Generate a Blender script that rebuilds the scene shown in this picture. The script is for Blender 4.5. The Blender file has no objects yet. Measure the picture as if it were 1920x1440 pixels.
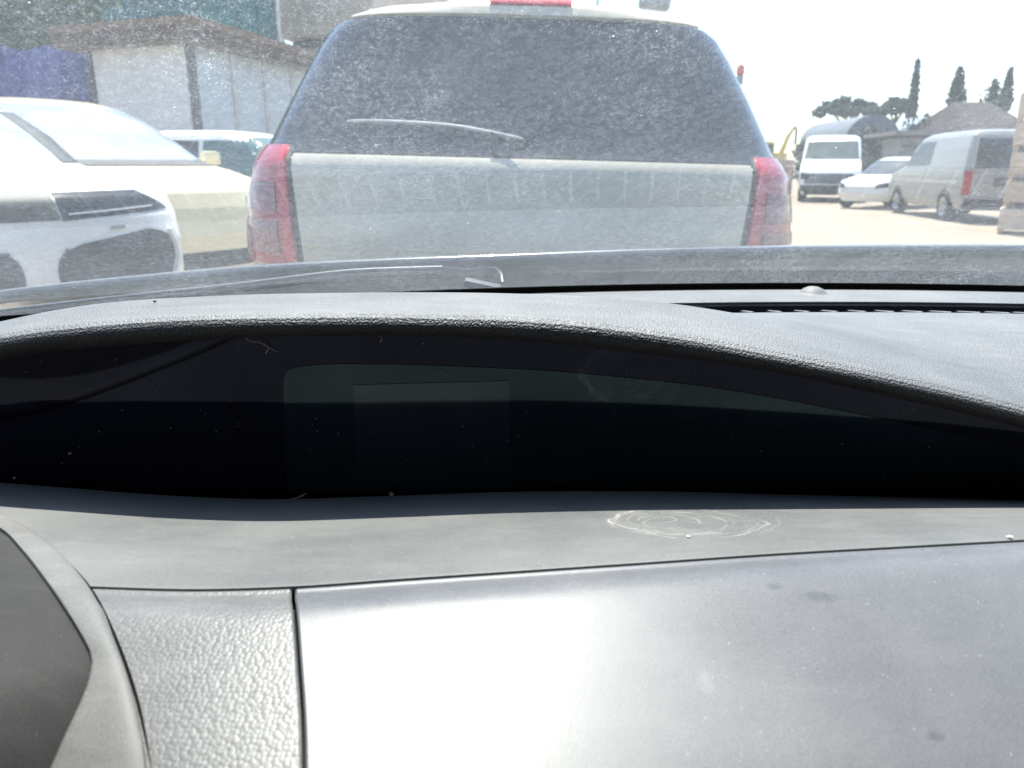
import bpy, bmesh, math, random
import numpy as np
from mathutils import Vector, Matrix, noise as mnoise

R = math.radians
scene = bpy.context.scene
COL = scene.collection

# ------------------------------------------------------------------ camera
CAMZ, PITCH, FPX = 1.25, R(15.9), 1443.0          # eye height, downward pitch, focal length in photo pixels
cam_d = bpy.data.cameras.new('camera'); cam = bpy.data.objects.new('camera', cam_d); COL.objects.link(cam)
cam.location = (0, 0, CAMZ); cam.rotation_euler = (math.pi / 2 - PITCH, 0, 0)
cam_d.sensor_width = 36; cam_d.lens = FPX / 1920 * 36
cam_d.clip_start = 0.01; cam_d.clip_end = 2000
cam_d.dof.use_dof = True; cam_d.dof.focus_distance = 0.62; cam_d.dof.aperture_fstop = cam_d.lens / 2.3
scene.camera = cam

# ------------------------------------------------------------------ sky, sun, exposure
SUN_EL, SUN_AZ = R(67), R(-4)                      # azimuth from straight ahead, minus = left
w = bpy.data.worlds.new('World'); scene.world = w; w.use_nodes = True
nt = w.node_tree; bg = nt.nodes['Background']
sky = nt.nodes.new('ShaderNodeTexSky'); sky.sky_type = 'NISHITA'; sky.sun_disc = False
sky.sun_elevation = SUN_EL; sky.sun_rotation = SUN_AZ; sky.dust_density = 1.0; sky.air_density = 1.0
nt.links.new(sky.outputs[0], bg.inputs[0]); bg.inputs[1].default_value = 0.13
sd = bpy.data.lights.new('sun', 'SUN'); sd.energy = 4.5; sd.angle = R(0.53); sd.color = (1.0, 0.955, 0.88)
sun = bpy.data.objects.new('sun', sd); COL.objects.link(sun); sun.location = (-5, 20, 40)
sv = Vector((math.sin(SUN_AZ) * math.cos(SUN_EL), math.cos(SUN_AZ) * math.cos(SUN_EL), math.sin(SUN_EL)))
sun.rotation_euler = sv.to_track_quat('Z', 'Y').to_euler()
vs = scene.view_settings
vs.view_transform = 'Standard'; vs.look = 'None'; vs.exposure = 1.1; vs.gamma = 1; vs.use_curve_mapping = False
scene.cycles.max_bounces = 8; scene.cycles.transparent_max_bounces = 24
scene.cycles.diffuse_bounces = 3; scene.cycles.glossy_bounces = 4
scene.cycles.caustics_reflective = False; scene.cycles.caustics_refractive = False
scene.cycles.sample_clamp_indirect = 6

# ------------------------------------------------------------------ pixel helpers (photo pixels 1920 x 1440)
CP, SP = math.cos(PITCH), math.sin(PITCH)
def ray(px, py):
    a, b = (px - 960) / FPX, (720 - py) / FPX
    return Vector((a, CP + b * SP, -SP + b * CP))
def PY(px, py, Y):                                  # point on the ray at forward distance Y
    d = ray(px, py); return Vector((0, 0, CAMZ)) + d * (Y / d.y)
def PZ(px, py, z):                                  # point on the ray at height z
    d = ray(px, py); return Vector((0, 0, CAMZ)) + d * ((z - CAMZ) / d.z)

# ------------------------------------------------------------------ object helpers
def tag(o, label=None, cat=None, group=None, kind=None):
    for k, v in (('label', label), ('category', cat), ('group', group), ('kind', kind)):
        if v: o[k] = v
    return o
def empty(name, loc=(0, 0, 0), rz=0.0, ry=0.0):
    o = bpy.data.objects.new(name, None); COL.objects.link(o)
    o.location = loc; o.rotation_euler = (0, ry, rz); o.empty_display_size = 0.2
    return o
def link_mesh(name, me, mat=None, parent=None):
    o = bpy.data.objects.new(name, me); COL.objects.link(o)
    if mat: me.materials.append(mat)
    if parent: o.parent = parent
    return o
def from_data(name, verts, faces, mat=None, parent=None, smooth=True, recalc=False):
    me = bpy.data.meshes.new(name)
    me.from_pydata([tuple(v) for v in verts], [], faces); me.update()
    if recalc:
        bm = bmesh.new(); bm.from_mesh(me); bmesh.ops.remove_doubles(bm, verts=bm.verts, dist=1e-6)
        bmesh.ops.recalc_face_normals(bm, faces=bm.faces); bm.to_mesh(me); bm.free()
    if smooth:
        me.polygons.foreach_set('use_smooth', [True] * len(me.polygons))
        me.set_sharp_from_angle(angle=R(40))
    return link_mesh(name, me, mat, parent)
class MB:
    """collects shapes into one mesh"""
    def __init__(self): self.v, self.f = [], []
    def add(self, verts, faces):
        n = len(self.v); self.v += [Vector(v) for v in verts]; self.f += [tuple(i + n for i in f) for f in faces]; return self
    def box(self, c, s, M=None, bev=0.0):
        bm = bmesh.new(); bmesh.ops.create_cube(bm, size=1.0)
        for v in bm.verts: v.co = Vector((v.co.x * s[0], v.co.y * s[1], v.co.z * s[2]))
        if bev: bmesh.ops.bevel(bm, geom=bm.edges[:], offset=bev, segments=2, affect='EDGES', profile=0.6)
        bm.verts.index_update()
        vs_ = [(M @ v.co if M else v.co) + Vector(c) for v in bm.verts]
        self.add(vs_, [[v.index for v in f.verts] for f in bm.faces]); bm.free(); return self
    def tube(self, pts, rad, n=8):
        pts = [Vector(p) for p in pts]; rr = rad if isinstance(rad, (list, tuple)) else [rad] * len(pts)
        vs_, fs = [], []
        for i, p in enumerate(pts):
            t = (pts[min(i + 1, len(pts) - 1)] - pts[max(i - 1, 0)]).normalized()
            a = t.cross(Vector((0, 0, 1)));  a = a if a.length > 1e-3 else t.cross(Vector((1, 0, 0)))
            a.normalize(); b = t.cross(a)
            for k in range(n):
                q = 2 * math.pi * k / n; vs_.append(p + (a * math.cos(q) + b * math.sin(q)) * rr[i])
        for i in range(len(pts) - 1):
            for k in range(n):
                fs.append((i * n + k, i * n + (k + 1) % n, (i + 1) * n + (k + 1) % n, (i + 1) * n + k))
        fs.append(tuple(range(n))[::-1]); fs.append(tuple((len(pts) - 1) * n + k for k in range(n)))
        return self.add(vs_, fs)
    def lathe(self, prof, axis='X', n=24, c=(0, 0, 0)):
        vs_, fs = [], []
        for (r, h) in prof:
            for k in range(n):
                q = 2 * math.pi * k / n; a, b = r * math.cos(q), r * math.sin(q)
                p = (h, a, b) if axis == 'X' else ((a, h, b) if axis == 'Y' else (a, b, h))
                vs_.append(Vector(p) + Vector(c))
        m = len(prof)
        for i in range(m - 1):
            for k in range(n):
                fs.append((i * n + k, i * n + (k + 1) % n, (i + 1) * n + (k + 1) % n, (i + 1) * n + k))
        return self.add(vs_, fs)
    def build(self, name, mat=None, parent=None, smooth=True): return from_data(name, self.v, self.f, mat, parent, smooth, True)
def cr(vals, t):
    """uniform Catmull-Rom through vals at t in 0..len-1"""
    n = len(vals); i = min(int(t), n - 2); u = t - i
    p1, p2 = vals[i], vals[i + 1]
    p0 = vals[i - 1] if i > 0 else p1 * 2 - p2
    p3 = vals[i + 2] if i + 2 < n else p2 * 2 - p1
    return (p1 * 2 + (p2 - p0) * u + (p0 * 2 - p1 * 5 + p2 * 4 - p3) * u * u + (p1 * 3 - p0 - p2 * 3 + p3) * u * u * u) * 0.5
def resample(pts, n):
    pts = [Vector(p) for p in pts]; out = [cr(pts, (len(pts) - 1) * k / 400) for k in range(401)]
    acc = [0.0]
    for a, b in zip(out, out[1:]): acc.append(acc[-1] + (b - a).length)
    xs = np.linspace(0, acc[-1], n); A = np.array([tuple(p) for p in out])
    return [Vector((np.interp(x, acc, A[:, 0]), np.interp(x, acc, A[:, 1]), np.interp(x, acc, A[:, 2]))) for x in xs]
def loft_grid(rows, nc, sub, equal=False):
    """rows of world points -> grid[r][c]; rows resampled to nc columns, sub steps between rows"""
    rr = [r if equal else resample(r, nc) for r in rows]
    g = []
    for k in range((len(rr) - 1) * sub + 1):
        t = k / sub
        g.append([cr([r[c] for r in rr], t) for c in range(nc)])
    return g
def grid_mesh(name, g, mat, parent=None, thick=0.0):
    nr, nc = len(g), len(g[0]); V = [p for r in g for p in r]
    F = [(i * nc + j, i * nc + j + 1, (i + 1) * nc + j + 1, (i + 1) * nc + j) for i in range(nr - 1) for j in range(nc - 1)]
    o = from_data(name, V, F, mat, parent)
    return o
def interp_xy(pts, xs):
    """smooth monotone-x interpolation of (x, y) control points"""
    X = np.array([p[0] for p in pts], float); Y = np.array([p[1] for p in pts], float)
    m = np.gradient(Y, X); out = []
    for x in xs:
        x = min(max(x, X[0]), X[-1]); i = min(max(np.searchsorted(X, x) - 1, 0), len(X) - 2)
        h = X[i + 1] - X[i]; t = (x - X[i]) / h
        out.append((2*t**3 - 3*t**2 + 1) * Y[i] + (t**3 - 2*t**2 + t) * h * m[i] + (-2*t**3 + 3*t**2) * Y[i+1] + (t**3 - t**2) * h * m[i+1])
    return np.array(out)

# ------------------------------------------------------------------ materials
class NT:
    def __init__(self, name):
        self.m = bpy.data.materials.new(name); self.m.use_nodes = True
        self.t = self.m.node_tree; self.p = self.t.nodes['Principled BSDF']; self.out = self.t.nodes['Material Output']
        self.co = None
    def n(self, ty, **kw):
        nd = self.t.nodes.new(ty)
        for k, v in kw.items(): setattr(nd, k, v)
        return nd
    def L(self, a, b): self.t.links.new(a, b)
    def coord(self):
        if not self.co: self.co = self.n('ShaderNodeTexCoord').outputs['Object']
        return self.co
    def val(self, s, x):
        if isinstance(x, (int, float)): s.default_value = x
        else: self.L(x, s)
    def math(self, op, a, b=None, c=None, clamp=False):
        nd = self.n('ShaderNodeMath', operation=op, use_clamp=clamp); self.val(nd.inputs[0], a)
        if b is not None: self.val(nd.inputs[1], b)
        if c is not None: self.val(nd.inputs[2], c)
        return nd.outputs[0]
    def noise(self, scale, detail=3, rough=0.55, dist=0.0, vec=None):
        nd = self.n('ShaderNodeTexNoise'); nd.inputs['Scale'].default_value = scale; nd.inputs['Detail'].default_value = detail
        nd.inputs['Roughness'].default_value = rough; nd.inputs['Distortion'].default_value = dist
        self.L(vec or self.coord(), nd.inputs['Vector']); return nd.outputs[0]
    def voro(self, scale, feature='F1', vec=None, rnd=1.0):
        nd = self.n('ShaderNodeTexVoronoi', feature=feature); nd.inputs['Scale'].default_value = scale
        nd.inputs['Randomness'].default_value = rnd
        self.L(vec or self.coord(), nd.inputs['Vector']); return nd.outputs['Distance']
    def ramp(self, x, a, b, lo=0.0, hi=1.0):
        nd = self.n('ShaderNodeMapRange'); self.L(x, nd.inputs[0]); nd.inputs[1].default_value = a; nd.inputs[2].default_value = b
        nd.inputs[3].default_value = lo; nd.inputs[4].default_value = hi; return nd.outputs[0]
    def mix(self, f, a, b):
        nd = self.n('ShaderNodeMix', data_type='RGBA'); self.val(nd.inputs[0], f)
        for s, c in ((nd.inputs[6], a), (nd.inputs[7], b)):
            if isinstance(c, tuple): s.default_value = (*c, 1)
            else: self.L(c, s)
        return nd.outputs[2]
    def bump(self, h, strength, dist):
        nd = self.n('ShaderNodeBump'); nd.inputs['Strength'].default_value = strength; nd.inputs['Distance'].default_value = dist
        self.L(h, nd.inputs['Height']); self.L(nd.outputs[0], self.p.inputs['Normal']); return nd
    def set(self, **kw):
        for k, v in kw.items():
            s = self.p.inputs[k.replace('_', ' ')]
            if isinstance(v, tuple): s.default_value = (*v, 1)
            elif isinstance(v, (int, float)): s.default_value = v
            else: self.L(v, s)
        return self
def plain(name, col, rough=0.5, metal=0.0, var=0.12, scale=6.0, coat=0.0, spec=0.5, bump=0.0, bscale=60):
    m = NT(name); f = m.ramp(m.noise(scale, 4), 0.3, 0.7)
    c2 = tuple(max(0, c * (1 - var)) for c in col); c1 = tuple(min(1, c * (1 + var)) for c in col)
    m.set(Base_Color=m.mix(f, c2, c1), Roughness=rough, Metallic=metal, Coat_Weight=coat, Specular_IOR_Level=spec)
    if bump: m.bump(m.noise(bscale, 3), bump, 0.01)
    return m.m

def dash_plastic(name, base, dustc, dust=0.5, rough=0.45, grain=None, extra=None, spec=0.5, wipes=0.3):
    """dark soft plastic under a film of pale dust, specks and faint wipe marks"""
    m = NT(name); co = m.coord()
    film = m.ramp(m.noise(9, 5, 0.6), 0.3, 0.75)
    wipe = m.n('ShaderNodeMapping'); wipe.inputs['Scale'].default_value = (14, 70, 40); wipe.inputs['Rotation'].default_value = (0, 0, 0.35)
    m.L(co, wipe.inputs[0])
    streak = m.ramp(m.noise(1.0, 4, 0.6, 0.4, wipe.outputs[0]), 0.5, 0.8)
    fine = m.ramp(m.noise(1100, 2, 0.75), 0.38, 0.72)
    d = m.math('ADD', m.math('MULTIPLY', film, 0.5 * dust), m.math('MULTIPLY', streak, wipes * dust))
    d = m.math('ADD', d, m.math('MULTIPLY', fine, 0.45 * dust))
    sp = m.voro(330); rnd = m.noise(160, 1)
    speck = m.math('MULTIPLY', m.ramp(sp, 0.16, 0.08), m.ramp(rnd, 0.60, 0.66))
    d = m.math('ADD', d, m.math('MULTIPLY', speck, 0.8), clamp=True)
    if extra: d = m.math('ADD', d, extra(m), clamp=True)
    m.set(Base_Color=m.mix(d, base, dustc), Roughness=m.ramp(d, 0, 1, rough - 0.05, rough + 0.2), Specular_IOR_Level=spec)
    if grain: grain(m)
    else: m.bump(m.noise(1400, 2, 0.6), 0.10, 0.0006)
    return m.m

# =================================================================== THE CAR ONE SITS IN
OWN = Vector((0.36, 0.0, 0.0))
own = empty('own_car', OWN)
tag(own, 'car seen from inside, with dusty grey dashboard, black instrument panel and dirty windscreen', 'car')
def inown(o, par=None):
    if par is None:
        o.parent = own; o.matrix_parent_inverse = Matrix.Translation(-OWN)
    else: o.parent = par
    return o
XC = 0.36
def base_y(x): return 0.975 - 0.14 * ((x - XC) / 0.87) ** 2         # plan curve of the windscreen foot
def base_z(x): return 1.097 - 0.012 * ((x - XC) / 0.87) ** 2

# ---- materials of the interior
def fine_leather(m):
    co = m.coord(); v = m.voro(640, 'F1'); v2 = m.noise(430, 2, 0.5)
    h = m.math('ADD', m.math('MULTIPLY', v, -1.0), m.math('MULTIPLY', v2, 0.6)); m.bump(h, 0.70, 0.0011)
def pebble(m):
    v = m.voro(450, 'F1', rnd=0.75); h = m.math('MULTIPLY', m.math('POWER', v, 2.0), -1.0); m.bump(h, 0.15, 0.0016)
def ell(m, px, py, z, rx, ry, wob=0.0, ws=60):
    """normalised elliptical distance from a spot on the dash (metres)"""
    c = PZ(px, py, z); sep = m.n('ShaderNodeSeparateXYZ'); m.L(m.coord(), sep.inputs[0])
    dx = m.math('DIVIDE', m.math('SUBTRACT', sep.outputs[0], c.x), rx); dy = m.math('DIVIDE', m.math('SUBTRACT', sep.outputs[1], c.y), ry)
    d = m.math('SQRT', m.math('ADD', m.math('MULTIPLY', dx, dx), m.math('MULTIPLY', dy, dy)))
    if wob: d = m.math('ADD', d, m.math('MULTIPLY', m.math('SUBTRACT', m.noise(ws, 3), 0.5), wob))
    return d
def smear(m):
    tot = None
    for px, py, rx, ry, k, th in ((1284, 970, .050, .040, .9, .022), (1276, 966, .044, .036, .8, .018), (1300, 972, .040, .030, .6, .02), (1262, 970, .036, .030, .8, .02), (1246, 966, .024, .020, .7, .03),
                                  (1232, 962, .013, .010, .7, .05), (1310, 958, .054, .046, .4, .015), (1290, 976, .030, .018, .5, .025)):
        d = ell(m, px, py, 1.038, rx, ry, 0.34, 24 + px % 23)
        e = m.math('MULTIPLY', m.math('POWER', m.ramp(m.math('ABSOLUTE', m.math('SUBTRACT', d, 0.95)), th * 1.8, 0.0), 1.3), m.ramp(m.noise(20 + py % 7 + px % 11, 4, 0.7), 0.42, 0.58, 0, k))
        tot = e if tot is None else m.math('ADD', tot, e)
    tot = m.math('MULTIPLY', tot, m.ramp(m.noise(420, 3, 0.7), 0.3, 0.6, 0.25, 1.0))
    wash = m.math('MULTIPLY', m.ramp(ell(m, 1278, 968, 1.038, .05, .04, .3, 40), 1.05, 0.8), m.ramp(m.noise(55, 4, .6), .4, .7, 0, .16))
    return m.math('MULTIPLY', m.math('ADD', tot, wash, clamp=True), 0.78)
def smudges(m):
    a = m.math('MULTIPLY', m.ramp(ell(m, 1535, 1148, 1.038, 0.012, 0.0040, 1.9, 260), 1.0, 0.4), -0.14)
    b = m.math('MULTIPLY', m.ramp(ell(m, 1446, 1136, 1.038, 0.005, 0.0028, 0.8, 200), 1.0, 0.2), -0.18)
    c = m.math('MULTIPLY', m.ramp(ell(m, 1752, 1385, 1.024, 0.0045, 0.0035, 1.0, 200), 1.0, 0.3), -0.16)
    e = m.math('MULTIPLY', m.ramp(ell(m, 1322, 1305, 1.028, 0.004, 0.007, 2.6, 380), 1.0, 0.5), 0.14)
    g = m.math('MULTIPLY', m.math('MULTIPLY', m.ramp(m.voro(120), 0.10, 0.05), m.ramp(m.noise(60, 1), 0.58, 0.62)), -0.2)
    return m.math('ADD', m.math('ADD', m.math('ADD', a, b), m.math('ADD', c, e)), g)
M_hood = dash_plastic('dash_pad_leather_grain', (0.12, 0.122, 0.126), (0.43, 0.425, 0.42), 0.52, 0.48, fine_leather)
M_shelf = dash_plastic('shelf_plastic', (0.105, 0.109, 0.113), (0.38, 0.37, 0.35), 0.58, 0.50, None, smear, wipes=0.16)
M_lid = dash_plastic('lid_plastic', (0.098, 0.103, 0.116), (0.38, 0.375, 0.39), 0.46, 0.42, None, smudges, spec=0.55, wipes=0.10)
M_grain = dash_plastic('pebbled_panel', (0.115, 0.116, 0.118), (0.38, 0.375, 0.37), 0.50, 0.42, pebble)
M_ring = dash_plastic('round_cover_ring', (0.11, 0.11, 0.109), (0.36, 0.35, 0.335), 0.60, 0.58)
M_face = dash_plastic('round_cover_face', (0.034, 0.034, 0.033), (0.18, 0.175, 0.17), 0.30, 0.8, spec=0.2)
M_dark = plain('dark_trim', (0.012, 0.012, 0.013), 0.6)
M_lip_shade = dash_plastic('hood_lip', (0.012, 0.012, 0.013), (0.11, 0.108, 0.105), 0.22, 0.6, fine_leather)  # pad plastic darkened to paint in the shade on the lip
M_gap = plain('dark_gap', (0.006, 0.006, 0.006), 0.85)
def black_glass(name, col, spec, rough, tint):
    m = NT(name)
    sp = m.math('MULTIPLY', m.ramp(m.voro(210), 0.12, 0.06), m.ramp(m.noise(90, 1), 0.60, 0.64))
    m.set(Base_Color=m.mix(m.math('MULTIPLY', sp, 0.5), col, (0.5, 0.48, 0.45)), Roughness=rough, Specular_IOR_Level=spec, Specular_Tint=tint)
    return m.m
M_lens = black_glass('instrument_lens', (0.0045, 0.0045, 0.008), 0.25, 0.05, (0.68, 0.72, 1.0))
M_win = black_glass('instrument_window', (0.003, 0.0045, 0.006), 0.52, 0.06, (0.62, 0.88, 1.0))
M_lcd = black_glass('instrument_screen', (0.005, 0.006, 0.008), 0.70, 0.08, (0.70, 0.88, 1.0))

# ---- dashboard pad with the hood over the instruments (rows run left to right, front lip to defroster slot)
N = 150
xs = np.concatenate([np.linspace(-0.80, -0.36, 26, endpoint=False), np.linspace(-0.36, 0.40, N), np.linspace(0.40, 1.24, 40)[1:]])
def bend(x): return 0.05 * max(0.0, (-x - 0.40) / 0.2) ** 1.5   # the binnacle curves away beyond its left end
def row_px(pts, Y, ends):
    """photo curve at forward distance Y -> heights over xs; ends = extra (x, z) outside the photo"""
    q = [PY(px, py, Y + bend(PY(px, py, Y).x)) for px, py in pts]; P = [(p.x, p.z) for p in q]
    P = [e for e in ends if e[0] < P[0][0] - 0.02] + P + [e for e in ends if e[0] > P[-1][0] + 0.02]
    return interp_xy(P, xs)
LIPY = 0.52
C_under = [(0, 668), (250, 640), (500, 627), (760, 625), (960, 633), (1200, 657), (1450, 692), (1700, 745), (1920, 797)]
C_lip = [(0, 636), (250, 608), (500, 599), (800, 599), (1000, 606), (1250, 633), (1450, 668), (1650, 708), (1920, 772)]
z_under = row_px(C_under, LIPY + 0.003, [(-0.80, 1.04), (-0.56, 1.06), (-0.46, 1.09), (0.45, 1.042), (0.6, 1.018), (1.24, 1.008)])
z_lip = row_px(C_lip, LIPY, [(-0.80, 1.065), (-0.56, 1.085), (-0.46, 1.108), (0.45, 1.054), (0.6, 1.034), (1.24, 1.024)])
C_crest = [(0, 603), (150, 574), (400, 555), (640, 549), (900, 549), (1100, 556), (1260, 570), (1500, 612), (1920, 690)]
z_crest = row_px(C_crest, 0.63, [(-0.80, 1.085), (-0.60, 1.093), (-0.5, 1.105), (0.48, 1.082), (0.7, 1.080), (1.24, 1.080)])
hood_rows = []
def mkrow(yoff, z): return [Vector((x, yoff(x) if callable(yoff) else yoff, zz)) for x, zz in zip(xs, z)]
hood_rows.append(mkrow(lambda x: LIPY + 0.012 + bend(x), z_under - 0.004))
hood_rows.append(mkrow(lambda x: LIPY + 0.003 + bend(x), z_under))
hood_rows.append(mkrow(lambda x: LIPY - 0.002 + bend(x), z_under * 0.55 + z_lip * 0.45))
hood_rows.append(mkrow(lambda x: LIPY + bend(x), z_lip - 0.0012))
hood_rows.append(mkrow(lambda x: LIPY + 0.0035 + bend(x), z_lip + 0.0013))
hood_rows.append(mkrow(lambda x: LIPY + 0.020 + bend(x), z_lip * 0.82 + z_crest * 0.18 + 0.0028))
hood_rows.append(mkrow(lambda x: 0.63 + bend(x), z_crest))
slot_n = lambda x: base_y(x) - 0.155
slot_f = lambda x: base_y(x) - 0.105
zflat = np.array([base_z(x) for x in xs])
hood_rows.append(mkrow(lambda x: 0.63 * 0.5 + slot_n(x) * 0.5 + 0.01, z_crest * 0.45 + zflat * 0.55 + 0.002))
hood_rows.append(mkrow(slot_n, zflat + 0.0))
g_hood = loft_grid(hood_rows, len(xs), 5, equal=True)
lipcut = 3 * 5 - 1
pad = inown(grid_mesh('dashboard_pad', g_hood[lipcut:], M_hood))
inown(grid_mesh('hood_lip', g_hood[:lipcut + 1], M_lip_shade))['label'] = 'overhanging lip of the instrument hood, coloured dark as if shaded'
# defroster slot: a dark channel with ribs, and the ledge between slot and glass
ch = [mkrow(slot_n, zflat), mkrow(lambda x: slot_n(x) + 0.002, zflat - 0.03), mkrow(lambda x: slot_f(x) - 0.002, zflat - 0.03), mkrow(slot_f, zflat + 0.002)]
inown(grid_mesh('defroster_slot', loft_grid(ch, len(xs), 1, True), M_gap), pad)
led = [mkrow(slot_f, zflat - 0.006), mkrow(slot_f, zflat + 0.001), mkrow(lambda x: slot_f(x) + 0.004, zflat + 0.0035), mkrow(lambda x: base_y(x) - 0.05, zflat + 0.004), mkrow(lambda x: base_y(x) - 0.012, zflat + 0.002)]
ledge = inown(grid_mesh('windscreen_ledge', loft_grid(led, len(xs), 3, True), M_hood))
sealr = [mkrow(lambda x: base_y(x) - 0.012, zflat + 0.002), mkrow(lambda x: base_y(x) - 0.010, zflat - 0.012), mkrow(lambda x: base_y(x) + 0.012, zflat - 0.010), mkrow(lambda x: base_y(x) + 0.013, zflat + 0.0065), mkrow(lambda x: base_y(x) + 0.004, zflat + 0.009)]
inown(grid_mesh('windscreen_seal', loft_grid(sealr, len(xs), 2, True), M_gap))
rib = MB().box((0, 0, 0), (0.0035, 0.049, 0.010), None, 0.0008)
rib_me = None
for k in range(46):
    x = -0.44 + k * 0.0305
    if x > 1.12: break
    if rib_me is None:
        o = rib.build('vent_rib', M_hood); rib_me = o.data
    else:
        o = bpy.data.objects.new('vent_rib', rib_me); COL.objects.link(o)
    inown(o, pad); o.location = (x, base_y(x) - 0.130, base_z(x) - 0.0078); o.rotation_euler = (R(-9), R(-14), 0)
# sun sensor dome on the ledge
sb = MB().lathe([(0.0001, 0.0088), (0.006, 0.0082), (0.011, 0.0060), (0.0150, 0.0026), (0.0170, 0.0007), (0.023, 0.0), (0.024, -0.003)], 'Z', 28)
so = inown(sb.build('light_sensor', plain('sensor_plastic', (0.22, 0.22, 0.215), 0.6)), ledge)
c_ = PZ(1548, 560, 1.101); so.location = (c_.x, base_y(c_.x) - 0.052, base_z(c_.x) + 0.0035)

# ---- instrument panel: a leaning black lens under the hood, its clear window and the screen behind it
LEAN = R(9); LZ, LT = 0.95, math.tan(LEAN); LB = 0.545 + (1.10 - LZ) * LT
LN = Vector((0, -math.cos(LEAN), -math.sin(LEAN)))
def on_lens(px, py, off=0.0):
    d = ray(px, py); o_ = Vector((0, 0, CAMZ)); p0 = Vector((0, LB, LZ)) + LN * off
    return o_ + d * ((p0 - o_).dot(LN) / d.dot(LN))
top = [Vector((x, LB + bend(x) - (zu + 0.004 - LZ) * LT, zu + 0.004)) for x, zu in zip(xs, z_under)]
bot = [Vector((x, LB + bend(x), LZ)) for x in xs]
lens = inown(grid_mesh('instrument_panel', loft_grid([bot, top], len(xs), 4, True), M_lens))
def lens_patch(name, outline, off, mat, th=0.0015):
    F_ = [on_lens(a, b, off) for a, b in outline]; B_ = [p - LN * th for p in F_]; n = len(F_)
    fs = [tuple(range(n))] + [tuple(n + i for i in range(n))[::-1]] + [(i, n + i, n + (i + 1) % n, (i + 1) % n) for i in range(n)]
    return inown(from_data(name, F_ + B_, fs, mat, None, False, True), lens)
wt = [(556, 688), (600, 684), (700, 683), (900, 689), (1050, 697), (1150, 706), (1300, 722), (1400, 737), (1500, 755), (1600, 775), (1720, 799), (1830, 825), (1960, 860)]
wt = [(x, float(y)) for x, y in zip(np.linspace(556, 1960, 50), interp_xy(wt, np.linspace(556, 1960, 50)))]
corner = [(540, 694), (534, 704), (531, 718), (532, 760), (536, 860), (540, 1010)]
lens_patch('display_window', wt + [(1960, 1030), (1300, 1012)] + corner[::-1], 0.0006, M_win, 0.0005)
lens_patch('display_screen', [(662, 722), (955, 714), (962, 1005), (674, 1010)], 0.0011, M_lcd, 0.0004)
lens_patch('display_screen', [(1108, 778), (1520, 812), (1530, 1010), (1118, 1005)], 0.0010, M_win, 0.0003)['label'] = 'dark second screen at the right of the instrument panel'

# ---- lower shelf in front of the instruments
def row_z(pts, z): return [PZ(a, b, z(a, b) if callable(z) else z) for a, b in pts]
PXS = [-420, -200, 0, 170, 360, 548, 750, 960, 1200, 1450, 1700, 1920, 2250, 2700]
C_seam = [(-420, 1075), (-200, 1085), (0, 1092), (170, 1097), (360, 1102), (548, 1097), (750, 1083), (960, 1069), (1200, 1053), (1450, 1036), (1700, 1022), (1920, 1010), (2250, 990), (2700, 965)]
C_edge = [(-420, 868), (-200, 888), (0, 905), (130, 915), (300, 928), (500, 936), (700, 931), (960, 922), (1200, 921), (1500, 928), (1920, 938), (2250, 950), (2700, 960)]
def seam(px, up=0): return float(interp_xy(C_seam, [px])[0]) + up
def edge(px): return float(interp_xy(C_edge, [px])[0])
EY = 0.555
def shelf_pt(px, t):
    """t=0 seam, t=1 far edge"""
    a = PZ(px, seam(px), 1.050); b = PY(px, edge(px), EY + bend(PY(px, edge(px), EY).x))
    p = a.lerp(b, t); p.z += 0.004 * math.sin(math.pi * min(t, 1)) * (1 - 0.35 * t); return p
cols = np.linspace(-420, 2700, 160)
sh = []
for dy, dz in ((-0.0012, -0.010), (-0.0016, -0.0032), (-0.0012, -0.0010)):
    sh.append([shelf_pt(px, 0) + Vector((0, dy, dz)) for px in cols])
for t in (0.0, 0.035, 0.09, 0.2, 0.35, 0.5, 0.65, 0.8, 0.92, 1.0): sh.append([shelf_pt(px, t) for px in cols])
for dy, dz in ((0.003, -0.004), (0.008, -0.016), (0.03, -0.06)):
    sh.append([shelf_pt(px, 1) + Vector((0, dy, dz)) for px in cols])
g_shelf = loft_grid(sh, len(cols), 3, True)
inown(grid_mesh('dashboard_shelf', g_shelf, M_shelf))
# floor of the groove under seam, and under the gaps
inown(grid_mesh('seam_groove', loft_grid([[shelf_pt(px, 0) + Vector((0, 0.002, -0.014)) for px in cols], [shelf_pt(px, 0) + Vector((0, -0.02, -0.0155)) for px in cols]], len(cols), 1, True), M_gap))

# ---- storage lid and the pebbled panel beside it
def lid_pt(px, k):
    """k=0 at the seam, growing towards the viewer; the back edge is rolled over"""
    s = shelf_pt(px, 0); a = PZ(px, seam(px, 2.0), 1.0494)
    d = {0: (0.0008, -0.004), 1: (-0.0003, -0.0005), 2: (-0.004, -0.0009), 3: (-0.010, 0.0004), 4: (-0.018, 0.0012), 5: (-0.028, 0.0002), 6: (-0.050, -0.0054), 7: (-0.085, -0.0150), 8: (-0.14, -0.0306), 9: (-0.22, -0.057)}
    i = int(k); u = k - i
    d0 = Vector(d[i]); d1 = Vector(d[min(i + 1, 9)]); dd = d0.lerp(d1, u)
    base = Vector((a.x, a.y, a.z))
    y_, z_ = base.y - 0.0015 + dd.x, base.z + dd.y
    lean = 20 * max(0, min(1, (-dd.x - 0.01) / 0.08)) * max(0.0, min(1.0, (1500 - px) / 940))
    return Vector(((px + lean - 960) / FPX * (y_ * CP - (z_ - CAMZ) * SP), y_, z_))
def lid_grid(xl, xr, n):
    out = []
    for k in range(10): out.append([lid_pt(px, k) for px in np.linspace(xl, xr, n)])
    g = loft_grid(out, n, 4, True)
    return g
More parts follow.
